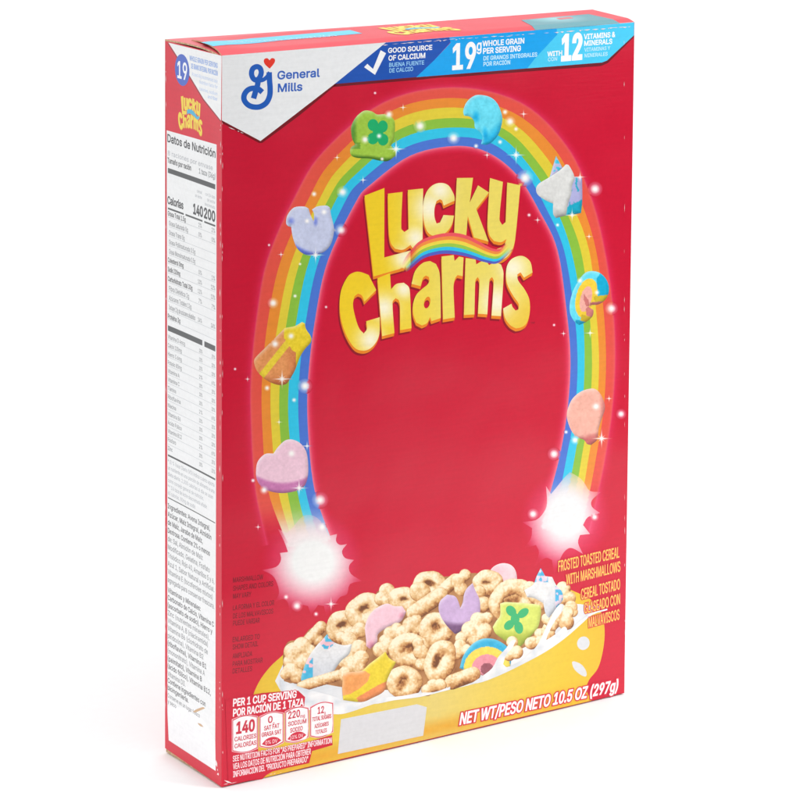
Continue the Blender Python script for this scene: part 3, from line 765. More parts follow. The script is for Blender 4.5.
# brown shade between the pieces
patch('cereal_heap', FRONT, 9, smooth([(284, 684), (283, 655), (288, 642), (301, 639), (311, 628), (325, 627), (345, 614), (372, 600), (380, 590), (410, 592), (428, 579), (452, 576), (475, 573), (500, 578),
    (540, 590), (560, 590), (572, 600), (574, 615), (566, 622), (545, 636), (500, 660), (465, 677), (420, 687), (385, 690), (348, 688), (310, 682)], 60, 4),
    lambda x, y: mix((140, 86, 44), (196, 142, 90), vnoise(x, y, 5)), front, grid=4)
piece(cap(321, 627, 307, 642, 6)+[(318, 640, 6)])
piece([(302, 646, 9), (293, 652, 9.5), (309, 652, 8), (291, 662, 8), (303, 661, 9)], tone=.05)
piece([(291, 671, 8.5), (297, 676, 8), (286, 674, 6)], tone=.02)
piece(ring(343, 627, 10, 9, 7.5, -20), (341, 624, 5, 2.2, -25))
piece(ring(366, 611, 13, 10, 8, -25), (363, 608, 5, 2.5, -30), tone=.04)
piece([(387, 591, 8), (381, 599, 7), (394, 598, 7), (388, 602, 8)], tone=.05)
piece(ring(404, 600, 9, 6.5, 7, 10), (404, 599, 4, 2, 0))
piece(ring(430, 586, 10, 8, 7.5, 15), (430, 583, 5.5, 2.8, 10))
piece(ring(420, 592, 5, 4, 6, 0))
piece(cap(441, 592, 455, 580, 6.5))
piece([(458, 581, 7.5), (465, 575, 6), (461, 589, 7)], tone=.02)
candy('marshmallow_piece', [(489, 575), (493, 567), (502, 563.2), (511, 565), (516, 572), (517.2, 583), (508, 590), (494, 588)], lambda x, y: speck(mix((242, 186, 196), (248, 212, 216), (x-492)/20), x, y))
piece(ring(488, 583, 9, 6, 7, 5), (486, 583, 4.5, 2, 10), tone=.04)
piece([(479, 592, 7), (483, 604, 8), (476, 600, 6)])
piece(ring(512, 600, 17, 13, 7.5, -25), (508, 606, 12, 7, -28), tone=.07)
piece([(536, 596, 8), (530, 588, 7), (541, 603, 7)], tone=.07)
piece([(563, 589, 7.5), (569, 598, 7), (562, 598, 7)], tone=.08)
piece([(571, 607, 6.5), (564, 612, 7), (573, 612, 5)], tone=.06)
piece([(360, 630, 8), (354, 634, 6)]); piece([(349, 640, 8.5), (341, 637, 6)], tone=.04)
piece(cap(414, 613, 440, 595, 8, 5), tone=-.01)
piece([(359, 648, 8.5), (350, 655, 8), (344, 661, 7)], tone=.02)
# the white one-horned marshmallow at the left
def uni_l(x, y):
    if y < 649 and x > 316 and (y-636)*.5+abs(x-327)*.6 < 8 or (x < 313 and y > 658):
        v = vnoise(x, y, 3.2); return mix((60, 176, 214), (238, 186, 196), 1 if v > .55 else 0)
    return speck(mix((226, 226, 226), (192, 198, 208), (y-650)/40), x, y)
candy('marshmallow_piece', [(301, 680), (303, 670), (309, 656), (317, 645), (322, 640), (327, 634), (332, 641), (342, 645), (352, 644), (349, 654), (341, 661), (334, 671), (331, 678), (318, 684), (305, 686)], uni_l, grid=.8)
piece(cap(302, 686, 339, 675, 5.5, 6)); piece([(346, 674, 8), (352, 664, 9), (361, 658, 8), (357, 668, 9)], tone=.06)
# pink
candy('marshmallow_piece', [(366, 640), (365, 626), (370, 614), (378, 607), (387, 603.5), (394, 606), (402, 606), (406, 612), (402, 620), (396, 624), (388, 627), (378, 634), (377, 642), (370, 649), (366, 646)],
      lambda x, y: speck(mix((240, 196, 208), (214, 120, 146), max(0, 1-math.hypot((x-372)/7, (y-646)/7))+max(0, .8-math.hypot(x-402, y-616)/6)), x, y))
piece([(391, 634, 8), (397, 629, 6.5), (385, 641, 6.5)], tone=.0); piece([(381, 650, 8.5), (388, 644, 7)], tone=.02)
piece([(403, 633, 8), (410, 625, 8), (416, 621, 6.5), (417, 628, 7)], tone=.02)
piece(ring(436, 629, 10.5, 11, 6.5, 20), (436.5, 627, 4.2, 3.6, 30), tone=.02)
piece(ring(409, 650, 13, 10.5, 7.2, -8), (411.5, 648, 5.6, 5, 60), tone=.06)
# violet horseshoe
VIO = (200, 170, 210)
candy('marshmallow_piece', [(441, 617), (438.5, 609), (440, 601), (447, 594.5), (454.5, 596), (458, 601), (460.2, 608), (462.6, 602), (464, 594), (467, 588), (472.5, 583), (475, 590), (479.5, 600), (480, 612), (478, 620), (470, 628), (455, 634), (447, 626)],
      lambda x, y: speck(mix(VIO, (120, 82, 124), max(0, min(1, (y-(622-.012*(x-458)**2))/4)) if y > 612 else .75*max(0, 1-math.hypot((x-461)/3, (y-601)/4.5))), x, y))
piece([(478, 620, 8), (487, 618, 6), (470, 630, 9), (483, 631, 9), (461, 638, 6), (474, 638, 7)], tone=.12)
# green hat with a clover
def hat2(x, y): return speck(mix((212, 222, 104), (168, 182, 62), max(0, min(1, (y-(628+.25*(538-x)*.2))/8))), x, y)
candy('marshmallow_piece', [(500, 603.5), (506, 602), (530, 603.5), (540, 605), (541, 612), (539, 624), (536, 630), (528, 639), (520, 647), (510, 644), (496, 634), (492.5, 627), (496, 621), (500, 615)], hat2)
LAYER[0] += 1
patch('clover_print', FRONT, LAYER[0], [ellipse(511, 611, 6, 4.6, 50), ellipse(523, 613, 6.4, 4, -38), ellipse(509, 625, 5.8, 4.2, -42), ellipse(518.6, 627.6, 4.4, 6.2, -12), ellipse(515, 619, 4.4, 6, 0)], (58, 178, 112), front)
piece([(456, 652, 8), (460, 645, 6), (466, 650, 6)], tone=.12); piece([(421, 652, 8), (418, 643, 6), (422, 664, 7)])
piece(ring(440, 661, 8, 15, 7.2, 24), (435.5, 661, 3.2, 8.5, 14), tone=.04)
piece(ring(404, 682, 11, 10, 7, 10), (401.5, 686, 5, 5, 0), tone=.02)
# orange and yellow purse
_pu = [np.array(p, float) for p in ([(341, 674), (352, 671.5), (364, 670.5), (370, 674), (368, 681), (360, 688), (350, 694), (340, 696)], [(389, 680), (378, 685), (366, 692), (356, 698), (360, 704), (386, 694)])]
def purse(x, y): return speck((236, 156, 84) if inside(x, y, _pu[0]) else (232, 140, 82) if inside(x, y, _pu[1]) else (230, 204, 44), x, y)
candy('marshmallow_piece', [(343, 675), (350, 672), (361, 671), (369, 664), (377, 658), (385, 651.5), (389, 658), (396, 662), (391, 671), (387, 680), (384, 691), (372, 698), (361, 702), (343, 700), (342, 688)], purse, grid=.7)
# half circle rainbow
def half_bow(x, y):
    r = math.hypot((x-487), (y-669)*1.05)
    return speck((40, 172, 214) if r > 23.5 else (238, 214, 84) if r > 15.5 else (232, 146, 158) if r > 6.5 else (150, 80, 92), x, y)
candy('marshmallow_piece', [(459.5, 668), (463, 656), (471, 645), (481, 639), (491, 638.5), (500, 641.5), (508, 648), (511, 658), (510, 668), (497, 672), (487, 676), (470, 672)], half_bow, grid=.7)
piece([(512, 642, 6), (516, 652, 7), (509, 655, 6)], tone=.14); piece([(531, 643, 6.5), (540, 634, 6), (549, 628, 7)], tone=.08)
piece([(557, 616, 8), (566, 622, 8), (568, 612, 6)], tone=.03); piece([(548, 634, 7), (541, 641, 6)], tone=.0); piece([(552, 625, 6), (547, 619, 6)], tone=.04)
piece(cap(452, 682, 473, 674, 7.5, 4), tone=-.06); piece([(433, 686, 7), (440, 685, 6.5), (427, 690, 6)], tone=.0)
# the white one-horned marshmallow at the right
def uni_r(x, y):
    if y < 582 and x < 548 or x > 555 and y > 586: return mix((70, 178, 220), (226, 206, 222), 1 if vnoise(x, y, 2.8) > .52 else 0)
    return speck(mix((228, 227, 226), (190, 196, 206), (x-545)/20+(y-596)/30), x, y)
candy('marshmallow_piece', [(524, 590), (533, 584.5), (536, 577), (540.5, 568), (545, 576), (552, 577), (556, 585), (562, 592), (562.5, 600), (557, 607), (549, 618), (545.5, 614), (543, 603), (534, 598), (527, 597)], uni_r, grid=.8)
# splashing milk over the pieces
LAYER[0] += 1
def splash(o): return patch('milk_splash', FRONT, LAYER[0], o, lambda x, y: mix((242, 241, 240), (204, 211, 218), vnoise(x, y, 6)**1.5), front, grid=3)
splash(smooth([(470, 684), (482, 676), (492, 668), (498, 657), (506, 648), (511, 640.5), (516, 640), (512, 648), (506, 655), (503, 664), (507, 667), (520, 661), (533, 650), (540, 640), (546, 627), (554, 611), (560, 604), (563.5, 604.5), (562, 611),
                (554, 622), (548, 634), (546, 640), (551, 637), (558, 632), (563, 627), (566.5, 628), (567, 634), (575, 625), (585, 617), (590, 613.3), (607, 608.5), (607.2, 610), (592, 614.8), (580, 625), (565, 638), (545, 652), (520, 665.4), (500, 675), (482, 682)], 70, 3))
splash(smooth([(366, 704), (378, 698), (390, 697), (404, 695.5), (420, 692.5), (434, 692), (450, 686.5), (450, 689.5), (420, 696.8), (394, 700.2), (378, 703.5)], 60, 3))
splash(smooth([(282, 690), (280, 680), (287, 682), (300, 687), (318, 692), (336, 697), (344, 702), (362, 703), (352, 711), (338, 714.2), (318, 712), (300, 706)], 60, 3))
patch('blank_label', FRONT, 8, [(341, 719.2), (417, 704.2), (426.8, 707.2), (423.2, 735.6), (337.8, 754)], (212, 212, 215), front, grid=14)

# ------------------------------------------------------------------ print: marshmallows flying round the arch
def M(name, outline, col, layer, corner=48, grid=1.6): return candy(name, outline, col, corner, grid, layer)
def hatc(x, y):
    d = min(1, max(0, (357.5+.0022*(y-128)**2-x)/4)) if y < 147 else min(1, max(0, (y-(155.5+(x-372)*.09))/3))
    if 143 < y < 149 and x < 360: d = max(d, .7)
    return speck(mix((160, 200, 66), (76, 136, 34), d), x, y, 14)
M('flying_marshmallow', [(365, 110.5), (372, 111.5), (377, 114.5), (384, 114.2), (390, 116), (394, 120), (395, 127), (394, 138), (391, 146), (396, 151), (396, 155.5), (388, 161), (380, 160.8), (370, 158.5), (358, 158), (352, 156), (350, 152), (351, 147.5), (355, 144.5), (352, 138), (351, 128), (354, 120), (359, 114)], hatc, 13)
patch('clover_print', FRONT, 15, [ellipse(373, 125, 5.4, 6), ellipse(382.8, 126.4, 5, 6), ellipse(372.8, 138.6, 5.6, 5.8), ellipse(383, 139.6, 5.4, 6), ellipse(378, 132, 5.4, 6)], (14, 172, 104), front)
def moon(x, y):
    d = max(0, 1-math.hypot((x-476)/4.5, (y-117)/8))+max(0, 1-math.hypot((x-485)/3.5, (y-134)/9))+.8*max(0, min(1, (y-128+(x-490)*.9)/12))
    return speck(mix((104, 220, 242), (0, 168, 226), min(1, d)), x, y, 16)
M('flying_marshmallow', [(479, 94.8), (490, 97), (497, 103), (501, 112), (502.3, 119), (501, 127), (498, 135), (492, 142), (486, 144.8), (481, 144), (482.5, 137), (480, 132), (475, 128), (474, 121), (470, 116.8), (464, 115.5), (463.2, 111), (466, 103), (472, 97)], moon, 13)
M('flying_marshmallow', [(556, 156), (562.5, 168), (558, 174), (549, 179)], lambda x, y: mix((60, 196, 226), (186, 184, 222), 1 if vnoise(x, y, 2.4) > .45 else 0), 13, 48, 1)
def mane(x, y): return mix((174, 174, 218), (16, 168, 196), 1 if y > 203+(x-575)*-.5 or vnoise(x, y*.3, 2.2) > .78 else 0)
M('flying_marshmallow', [(570, 176), (582, 178), (582.3, 200), (581, 213), (566, 216), (566, 190)], mane, 12, 48, 1)
M('flying_marshmallow', [(536, 189), (539, 183.5), (548, 178), (560, 170), (566, 164.3), (569, 165.5), (574.5, 177), (572, 186), (571, 195), (568, 204), (566, 215.5), (556, 218), (553.2, 214), (553, 203.5), (546, 200.5), (538, 195)],
  lambda x, y: speck(mix((220, 220, 217), (176, 176, 172), max(0, min(1, (y-208)/8), (540-x)/6*.6)), x, y, 12), 14)
_sw = [(np.array(p, float), c) for p, c in [
    ([(584, 294), (588.5, 300), (589.5, 306), (586.5, 306.5), (583.5, 300)], (206, 116, 112)),
    ([(588, 306.5), (594.5, 310.5), (592.5, 317.5), (586.5, 315.5), (585.5, 309)], (208, 122, 118)),
    ([(581.5, 314.5), (592, 317), (587, 322.5), (580, 320.5)], (206, 178, 44)),
    ([(576, 320), (580, 320.2), (587.5, 322), (580, 326), (575, 323)], (0, 160, 200)),
    ([(593.5, 296.5), (609, 294.5), (605, 301), (595, 302)], (206, 182, 40)),
    ([(590, 302.5), (604.5, 301), (598, 305.5), (590, 306)], (204, 116, 112)),
    ([(596.5, 279), (601, 272), (610, 280), (610, 295), (597.5, 296.8)], (0, 172, 212)),
    (ellipse(585.8, 299, 5.6, 13.2, 14), (240, 174, 160)), (ellipse(586.4, 298, 10.6, 20.2, 14), (242, 206, 60))]]
def swirl(x, y):
    for A, c in _sw:
        if inside(x, y, A): return speck(c, x, y, 8)
    return speck((96, 218, 240), x, y, 8)
M('flying_marshmallow', [(592, 271), (600, 273), (606, 279), (609, 287), (608, 295), (604, 301), (598, 304.5), (591, 305), (593.5, 311), (592, 317), (586, 322), (579, 325), (574, 321), (570, 313), (569.8, 303), (573, 291), (579, 280), (585, 273)], swirl, 13, 48, .6)
M('flying_marshmallow', [(592, 388.5), (598, 391), (603, 399), (605, 408), (602, 418), (599, 427), (598, 434), (597, 440), (591, 445), (587, 444), (584, 440), (577, 437), (571, 430), (567, 418), (568, 408), (573, 398), (582, 391)],
  lambda x, y: speck(mix((242, 178, 160), (204, 104, 104), max(0, min(1, (y-434-(585-x)*.25)/6), min(.6, (x-599)/7))), x, y, 14), 13)
def shoe(x, y):
    d = max(0, 1-math.hypot((x-315.5)/3, (y-221)/6.5))+max(0, min(1, (y-(251-.016*(x-318)**2))/4)) if y > 205 else 0
    d += max(0, .8-math.hypot(x-291, y-221)/6)
    return speck(mix((200, 206, 232), (92, 112, 216), min(1, d)), x, y, 12)
M('flying_marshmallow', [(286, 223), (287.5, 215), (294, 207.5), (304, 206.5), (308.5, 208.5), (310.5, 215), (313.6, 221.5), (314, 214), (312, 209.5), (317, 206.5), (326, 205.5), (330, 207.5), (331, 215), (333.5, 225), (334, 232), (331, 244), (324, 252), (314, 255.5), (304, 254), (297, 248), (293, 238), (291, 227), (288, 226)], shoe, 13)
def pot(x, y):
    a = (x-256)*.62+(y-350)                                      # across the band
    top = (y-329)-(x-284)*.62 < 18 and x > 284 and y < 346+(x-284)*.55 and (x-284)*.75-(y-338)*.5 > 0
    band = abs((x-262)*.78+(y-372)*.62-2) < 3.2 and x < 292
    c = (236, 208, 44) if (top or x > 296) else ((232, 204, 56) if band else mix((226, 148, 88), (194, 100, 58), max(0, (x-285)/20)+max(0, (y-374)/14)))
    return speck(c, x, y, 14)
M('flying_marshmallow', [(302, 322), (305, 323.5), (306, 329), (310.5, 336), (311, 342), (305, 349), (300, 357), (295, 370), (290, 379), (286, 384), (279, 385), (272, 383), (265, 379), (257, 371), (254, 362), (256, 357), (266, 347), (275, 338), (283, 330), (285, 328), (295, 326)], pot, 13, 48, .6)
def heart(x, y):
    yb = 481.5-.010*(x-283)**2
    return speck(mix((238, 198, 214), (200, 120, 174), max(0, min(1, (y-yb)/3))), x, y, 12)
M('flying_marshmallow', [(273.5, 453.5), (278, 447), (285, 440.5), (292, 439.5), (300, 443), (306, 451), (308, 462), (308, 475), (305, 485), (299, 490), (285, 493), (273, 492), (263, 488), (257, 480), (256, 470), (258, 461), (265, 454)], heart, 13)

for g_ in GLINTS: glint(*g_)
for V_, F_, C_ in GL: link_mesh('glint', V_, F_, ink(None), front, C_)
# ------------------------------------------------------------------ print: lower lettering
def outlined(lines, name, col, edge, layer, grow=.06, bold=.03, shear=0):
    a, b = Writing(FRONT, layer), Writing(FRONT, layer+2)
    for t, ax, ay, bx, by, h in lines:
        a.px(t, ax, ay, bx, by, h, bold=bold+grow, shear=shear); b.px(t, ax, ay, bx, by, h, bold=bold, shear=shear)
    a.done(name+'_edge', edge, front); b.done(name, col, front)
T0 = LAYER[0]+2
patch('text_ground', FRONT, T0-1.5, smooth([(225, 700), (262, 693), (298, 690.5), (305, 697), (304, 706), (284, 713), (258, 717), (258, 752), (284, 748), (332, 735), (332.5, 745), (312, 751), (309, 763), (272, 771.5), (262, 779), (228, 783)], 30, 2), RED, front, grid=8)
outlined([('PER 1 CUP SERVING', 233, 706.3, 296, 697.4, 7.2), ('POR RACIÓN DE 1 TAZA', 233, 716.4, 303.3, 705.4, 7.2)], 'serving_lettering', (246, 240, 242), (206, 20, 52), T0)
outlined([('SEE NUTRITION FACTS FOR "AS PREPARED" INFORMATION', 232.7, 761.6, 331.5, 742.8, 5.6), ('VEA LOS DATOS DE NUTRICIÓN PARA OBTENER', 232.9, 769.4, 310.5, 754, 5.8),
          ('INFORMACIÓN DEL "PRODUCTO PREPARADO"', 233, 777.2, 307.8, 761.6, 5.8)], 'notice_lettering', (242, 226, 230), (206, 20, 52), T0, .03, .015)
outlined([('NET WT/PESO NETO 10.5 OZ (297g)', 459.5, 724.6, 617.5, 690.6, 11.2)], 'weight_lettering', (246, 244, 246), (214, 30, 60), T0, .07, .03, .22)
outlined([('FROSTED TOASTED CEREAL', 558.2, 571.6, 619, 557.3, 10.6), ('WITH MARSHMALLOWS', 566, 584.8, 620, 571.2, 10.2), ('CEREAL TOSTADO', 581, 599.6, 619.8, 589, 10.4),
          ('GLASEADO CON', 584.3, 613.6, 619.8, 603.6, 10.2), ('MALVAVISCOS', 588.6, 627.6, 619.2, 619.2, 10.2)], 'flavour_lettering', (244, 206, 92), (214, 44, 58), T0, .05, .005)
w = Writing(FRONT, 2)
for t, ax, ay, bx, by in [('MARSHMALLOW', 233, 582.6, 263, 579.2), ('SHAPES AND COLORS', 233, 590.9, 273, 586), ('MAY VARY', 233, 598.8, 251, 596.6), ('LA FORMA Y EL COLOR', 233, 610.4, 274, 605),
      ('DE LOS MALVAVISCOS', 233, 618.6, 273, 613.4), ('PUEDE VARIAR', 233, 625.8, 259.5, 622.6), ('ENLARGED TO', 232.6, 642.2, 259.5, 638.8), ('SHOW DETAIL', 232.6, 649.6, 258, 646),
      ('AMPLIADA', 232.6, 658.6, 252, 656), ('PARA MOSTRAR', 232.6, 666.5, 262.5, 662.4), ('DETALLES', 232.6, 673.6, 252, 671)]: w.px(t, ax, ay, bx, by, 4.9, .012)
w.done('notice_lettering', (110, 10, 30), front)
# four nutrition badges
def badge(x0, x1, y0l, y0r, y1l, y1r, red):
    def ol(g_):
        a = [(x0-g_, y0l-g_), ((x0*2+x1)/3, (y0l*2+y0r)/3-2.6-g_), ((x0+2*x1)/3, (y0l+2*y0r)/3-2.6-g_), (x1+g_, y0r-g_), (x1+g_, y1r+g_), ((x0+2*x1)/3, (y1l+2*y1r)/3+2.6+g_), ((x0*2+x1)/3, (y1l*2+y1r)/3+2.6+g_), (x0-g_, y1l+g_)]
        return smooth(a, 60, 3)
    p = patch('nutrition_badge', FRONT, T0-1, ol(1.3), (238, 190, 198), front)
    for k, (gr, c) in enumerate(((.75, (206, 20, 52)), (0, (242, 240, 241)))): patch('badge_frame' if k == 0 else 'badge_ground', FRONT, T0-.4+k*.5, ol(gr), c, front)
    if red:
        m_ = (x0+x1)/2; patch('badge_dome', FRONT, T0+.8, smooth([(x0+1.2, y1l-1.4), ((x0+m_)/2, (y1l*3+y1r)/4-5.2), (m_, (y1l+y1r)/2-6.6), ((x1+m_)/2, (y1l+y1r*3)/4-5.2), (x1-1.2, y1r-1.2), ((x0+2*x1)/3, (y1l+2*y1r)/3+1.7), ((x0*2+x1)/3, (y1l*2+y1r)/3+1.7)], 60, 3), (206, 26, 58), front)
badge(233, 256.6, 720.6, 717.4, 750.2, 747.2, 0); badge(260.4, 282.4, 717.6, 714, 745.6, 741.4, 1); badge(286, 307.4, 712.6, 708.8, 740.6, 736, 1); badge(311, 332, 708, 703.8, 735.4, 730.8, 0)
w = Writing(FRONT, T0+1.5)
for t, ax, ay, bx, by, h, b in [('140', 236.4, 733.6, 254, 730.6, 11.2, .02), ('CALORIES', 234.4, 741.4, 256, 737.6, 4.2, .01), ('CALORÍAS', 234.4, 748.2, 256, 744.4, 4.2, .01),
    ('0', 268, 723, 272.2, 722.2, 6.4, .01), ('g', 272.6, 724.4, 274.2, 724.1, 2.6, .0), ('SAT FAT', 264, 730.4, 279, 727.4, 4.2, .01), ('GRASA SAT', 261.6, 737, 281, 733.4, 4.2, .01),
    ('220', 288.2, 718.8, 299.6, 716.6, 7, .01), ('mg', 300.2, 718, 304.6, 717.1, 3.4, .0), ('SODIUM', 288, 726.2, 306, 722.8, 4.2, .01), ('SODIO', 290, 732.6, 302.4, 730, 4.2, .01),
    ('12', 317.6, 713.8, 323.6, 712.6, 6.6, .01), ('g', 324, 714, 325.4, 713.7, 2.6, .0), ('TOTAL SUGARS', 312.2, 721.4, 331, 717.8, 4, .01), ('AZÚCARES', 314.4, 728.2, 328.4, 725.2, 3.8, .01), ('TOTALES', 315.4, 734.2, 326.6, 731.8, 3.8, .01)]: w.px(t, ax, ay, bx, by, h, b+.018)
w.done('badge_lettering', (200, 30, 60), front)
w = Writing(FRONT, T0+2); w.px('0% DV', 265.2, 744.6, 277.2, 742.2, 3.6, .005); w.px('10% DV', 289.6, 739.6, 303, 736.9, 3.6, .005); w.done('badge_lettering', (250, 225, 230), front)

# ------------------------------------------------------------------ print: the narrow side
SW = (240, 241, 242)
patch('corner_panel', SIDE, 2, [(168.4, 42.6), (222, 55.9), (220.9, 120.6), (203.7, 99), (185, 68), (177, 56)], SW, side)
patch('drop_shadow', SIDE, 1, [(168, 42.6), (177, 56), (185, 68), (203.7, 99), (220.9, 120.4), (220.9, 122), (203.3, 100.6), (184.6, 69.6), (176.6, 57.6), (167.6, 43.6)], (150, 10, 36), side)
patch('round_badge', SIDE, 4, ellipse(182.2, 70, 7.2, 16, -4), (66, 100, 196), side)
def sv(x, y): return SIDE.uv(x, y)
SL = float(np.linalg.norm(FBL-BBL))
_s0 = float((BTL-SIDE.o) @ SIDE.e1); _s1 = float((FTL-SIDE.o) @ SIDE.e1); _zt = float((FTL-SIDE.o) @ SIDE.e2)
def sx(f, z): t = z/_zt; return _s0*t*(1-f)+(SL+(_s1-SL)*t)*f
def smark(wr, text, fx0, fx1, yl, h, bold=0.0, yref=168.0):
    """a level line on the side panel: fx0..fx1 across its width, foot at the height seen at x = 168"""
    z = sv(yref, yl)[1]; hm = float(sv(yref, yl-h)[1]-z); wr.put(text, (sx(fx0, z), z), (sx(fx1, z), z), hm, .012+1.6*bold)
w = Writing(SIDE, 6); A = sv(177.6, 77.4); B = sv(187, 80.4); w.put('19', A, (B[0], A[1]), float(sv(177.6, 61)[1]-A[1]), .02); w.done('badge_lettering', (245, 246, 250), side)
w = Writing(SIDE, 4)
for t, ax, bx, ay, h, b in [('WHOLE GRAIN PER SERVING', 189.6, 217.6, 60.2, 4.8, .02), ('DE GRANO INTEGRAL POR RACIÓN', 191.2, 217.6, 68.2, 4.8, .02)]:
    A = sv(ax, ay); B = sv(bx, ay); w.put(t, A, (B[0], A[1]), float(sv(ax, ay-h)[1]-A[1]), b)
w.done('side_lettering', (120, 160, 226), side)
w = Writing(SIDE, 4)
for t, ax, bx, ay, h, b in [('At least 48g recommended daily', 192, 217.6, 75.6, 3.6, 0), ('Nutrition facts for', 199.6, 217.6, 83.4, 3.4, 0), ('calories, sodium', 199.4, 217.4, 90.2, 3.4, 0), ('and fiber', 208, 217.4, 98, 3.4, .01)]:
    A = sv(ax, ay); B = sv(bx, ay); w.put(t, A, (B[0], A[1]), float(sv(ax, ay-h)[1]-A[1]), b)
w.done('side_lettering', (168, 194, 236), side)
_A = sv(178.2, 128.6); _B = sv(202.4, 135); small_lettering(SIDE, side, _A, (_B[0], _A[1]), float(sv(178.2, 94)[1]-_A[1]), 3)
patch('nutrition_panel', SIDE, 2, [(166.7, 130.3), (216.6, 144.6), (216.3, 380), (215.2, 740), (215.7, 771), (168.7, 740.3), (167.4, 712)], SW, side, grid=12)
BK, GY, LG = (66, 66, 70), (128, 130, 134), (178, 181, 186)
def bar(name, f0, f1, y0, y1, col, layer=4):
    za, zb = sv(168, y0)[1], sv(168, y1)[1]; n = 16
    V = [SIDE.pos((sx(f0+(f1-f0)*i/n, z), z), layer*SIDE.step) for z in (zb, za) for i in range(n+1)]
    Fc = [[i, i+1, n+2+i, n+1+i] for i in range(n)]
    return V, Fc
def bars(name, L, col, layer=4):
    V, Fc = [], []
    for f0, f1, y0, y1 in L:
        v, f = bar(name, f0, f1, y0, y1, col, layer); b = len(V); V += v; Fc += [[i+b for i in t] for t in f]
    link_mesh(name, V, orient(V, Fc, nrm(SIDE)), ink(col), side)
X0, X1 = .05, .885
thick = [(X0, X1, 167.8, 172.8), (X0, .655, 325.2, 330.6), (.69, X1, 325.2, 330.6), (X0, X1, 454.2, 456)]
mid_ = [(X0, .33, 207.4, 209.2), (.36, .66, 207.4, 209.2), (.69, X1, 207.4, 209.2), (X0, X1, 497, 498)]
for t_ in thick+mid_: bars('rule_line', [t_], (78, 80, 82))
bars('ruled_grid', [(X0+.02*(k % 3 == 1), X1, y, y+.45) for k, y in enumerate([216.6, 226, 235.4, 244.8, 254.2, 263, 272.4, 281.8, 291.2, 300.6, 310, 319])], (196, 199, 203))
bars('ruled_grid', [(X0, X1, 330.6+8.7*k, 331+8.7*k) for k in range(1, 14)], (196, 199, 203))
def flush():
    for wr, c in ((w, BK), (d, GY), (l, LG)):
        if wr.V: wr.done('nutrition_lettering', c, side); wr.V, wr.F = [], []
w = Writing(SIDE, 4); d = Writing(SIDE, 4); l = Writing(SIDE, 4)
smark(w, 'Datos de Nutrición', .045, .885, 141.8, 7.6, .012)
smark(l, '8 raciones por envase', .05, .84, 155, 4.6, 0); smark(w, 'Tamaño por ración', .045, .46, 162.6, 5, .01); smark(d, '1 taza (36g)', .60, .885, 162.6, 5, .005)
flush()
smark(w, 'Calorías', .045, .32, 203.6, 7.4, .015); smark(w, '140', .50, .665, 204.2, 9.6, .02); smark(w, '200', .69, .88, 204.2, 9.6, .02)
for t, a, b, y in [('cereal', .56, .65, 182), ('sin leche', .53, .65, 187), ('con 3/4 taza', .71, .88, 182), ('de leche', .74, .88, 187), ('descremada', .70, .88, 192)]: smark(l, t, a, b, y, 3, 0)
flush()
rows = [('Grasa Total 1.5g', 1, 0, '2%', '2%'), ('Grasa Saturada 0g', 0, 1, '0%', '0%'), ('Grasa Trans 0g', 0, 1, '', ''), ('Grasa Poliinsaturada 0.5g', 0, 1, '', ''), ('Grasa Monoinsaturada 0.5g', 0, 1, '', ''), ('Colesterol 0mg', 1, 0, '0%', '1%'),
        ('Sodio 220mg', 1, 0, '10%', '12%'), ('Carbohidrato Total 30g', 1, 0, '11%', '13%'), ('Fibra Dietética 2g', 0, 1, '7%', '7%'), ('Azúcares Totales 12g', 0, 1, '', ''), ('Incluye 12g de azúcares añadidos', 0, 1, '24%', '24%'), ('Proteína 3g', 1, 0, '', '')]
for k, (t, bd, ind, a, b) in enumerate(rows):
    y = 215.4+9.4*k+(-.6 if k > 4 else 0)
    smark(w if bd else d, t, .05+.02*ind, .05+.02*ind+min(.46, .0195*len(t)), y, 4.6, .008 if bd else 0)
    if a: smark(d, a, .615-.012*len(a), .645, y, 4.2, .0)
    if b: smark(d, b, .845-.012*len(b), .88, y, 4.2, .0)
flush()
for k, t in enumerate(['Vitamina D 4mcg', 'Calcio 130mg', 'Hierro 3.6mg', 'Potasio 80mg', 'Vitamina A', 'Vitamina C', 'Tiamina', 'Riboflavina', 'Niacina', 'Vitamina B6', 'Ácido Fólico', 'Vitamina B12', 'Fósforo', 'Zinc']):
    y = 338.4+8.7*k*.985; smark(d, t, .05, .05+min(.42, .02*len(t)), y, 4, 0); smark(d, ['20%', '10%', '20%', '2%'][k % 4], .60, .655, y, 3.6, 0); smark(d, ['25%', '20%', '20%', '6%'][k % 4], .82, .88, y, 3.6, 0)
flush()
for k, t in enumerate(['* El % Valor Diario (VD) indica cuánto aporta', 'un nutriente en una porción de alimento a una', 'dieta diaria. 2,000 calorías al día se usan', 'como consejo general de nutrición.', '** 3/4 taza de leche descremada añade', '60 calorías, 80mg de sodio']):
    smark(l, t, .05, .05+min(.82, .0185*len(t)), 462.8+6.3*k, 3.7, 0)
flush()
ing = [('Ingredientes: Avena Integral,', 1), ('Azúcar, Maíz Integral, Almidón', 1), ('de Maíz, Jarabe de Maíz,', 1), ('Dextrosa. Contiene 2% o menos', 1), ('de: Sal, Almidón de Maíz', 0), ('Modificado, Gelatina, Fosfato', 0), ('Trisódico, Rojo 40, Amarillos 5 y 6,', 0), ('Azul 1, Sabor Natural y Artificial.', 0), ('Vitamina E (tocoferoles mixtos)', 0), ('agregada para conservar frescura.', 0)]
for k, (t, bd) in enumerate(ing): smark(w if bd else d, t, .05, .05+min(.82, .0255*len(t)), 508+8.2*k, 4.9, .004 if bd else 0)
flush()
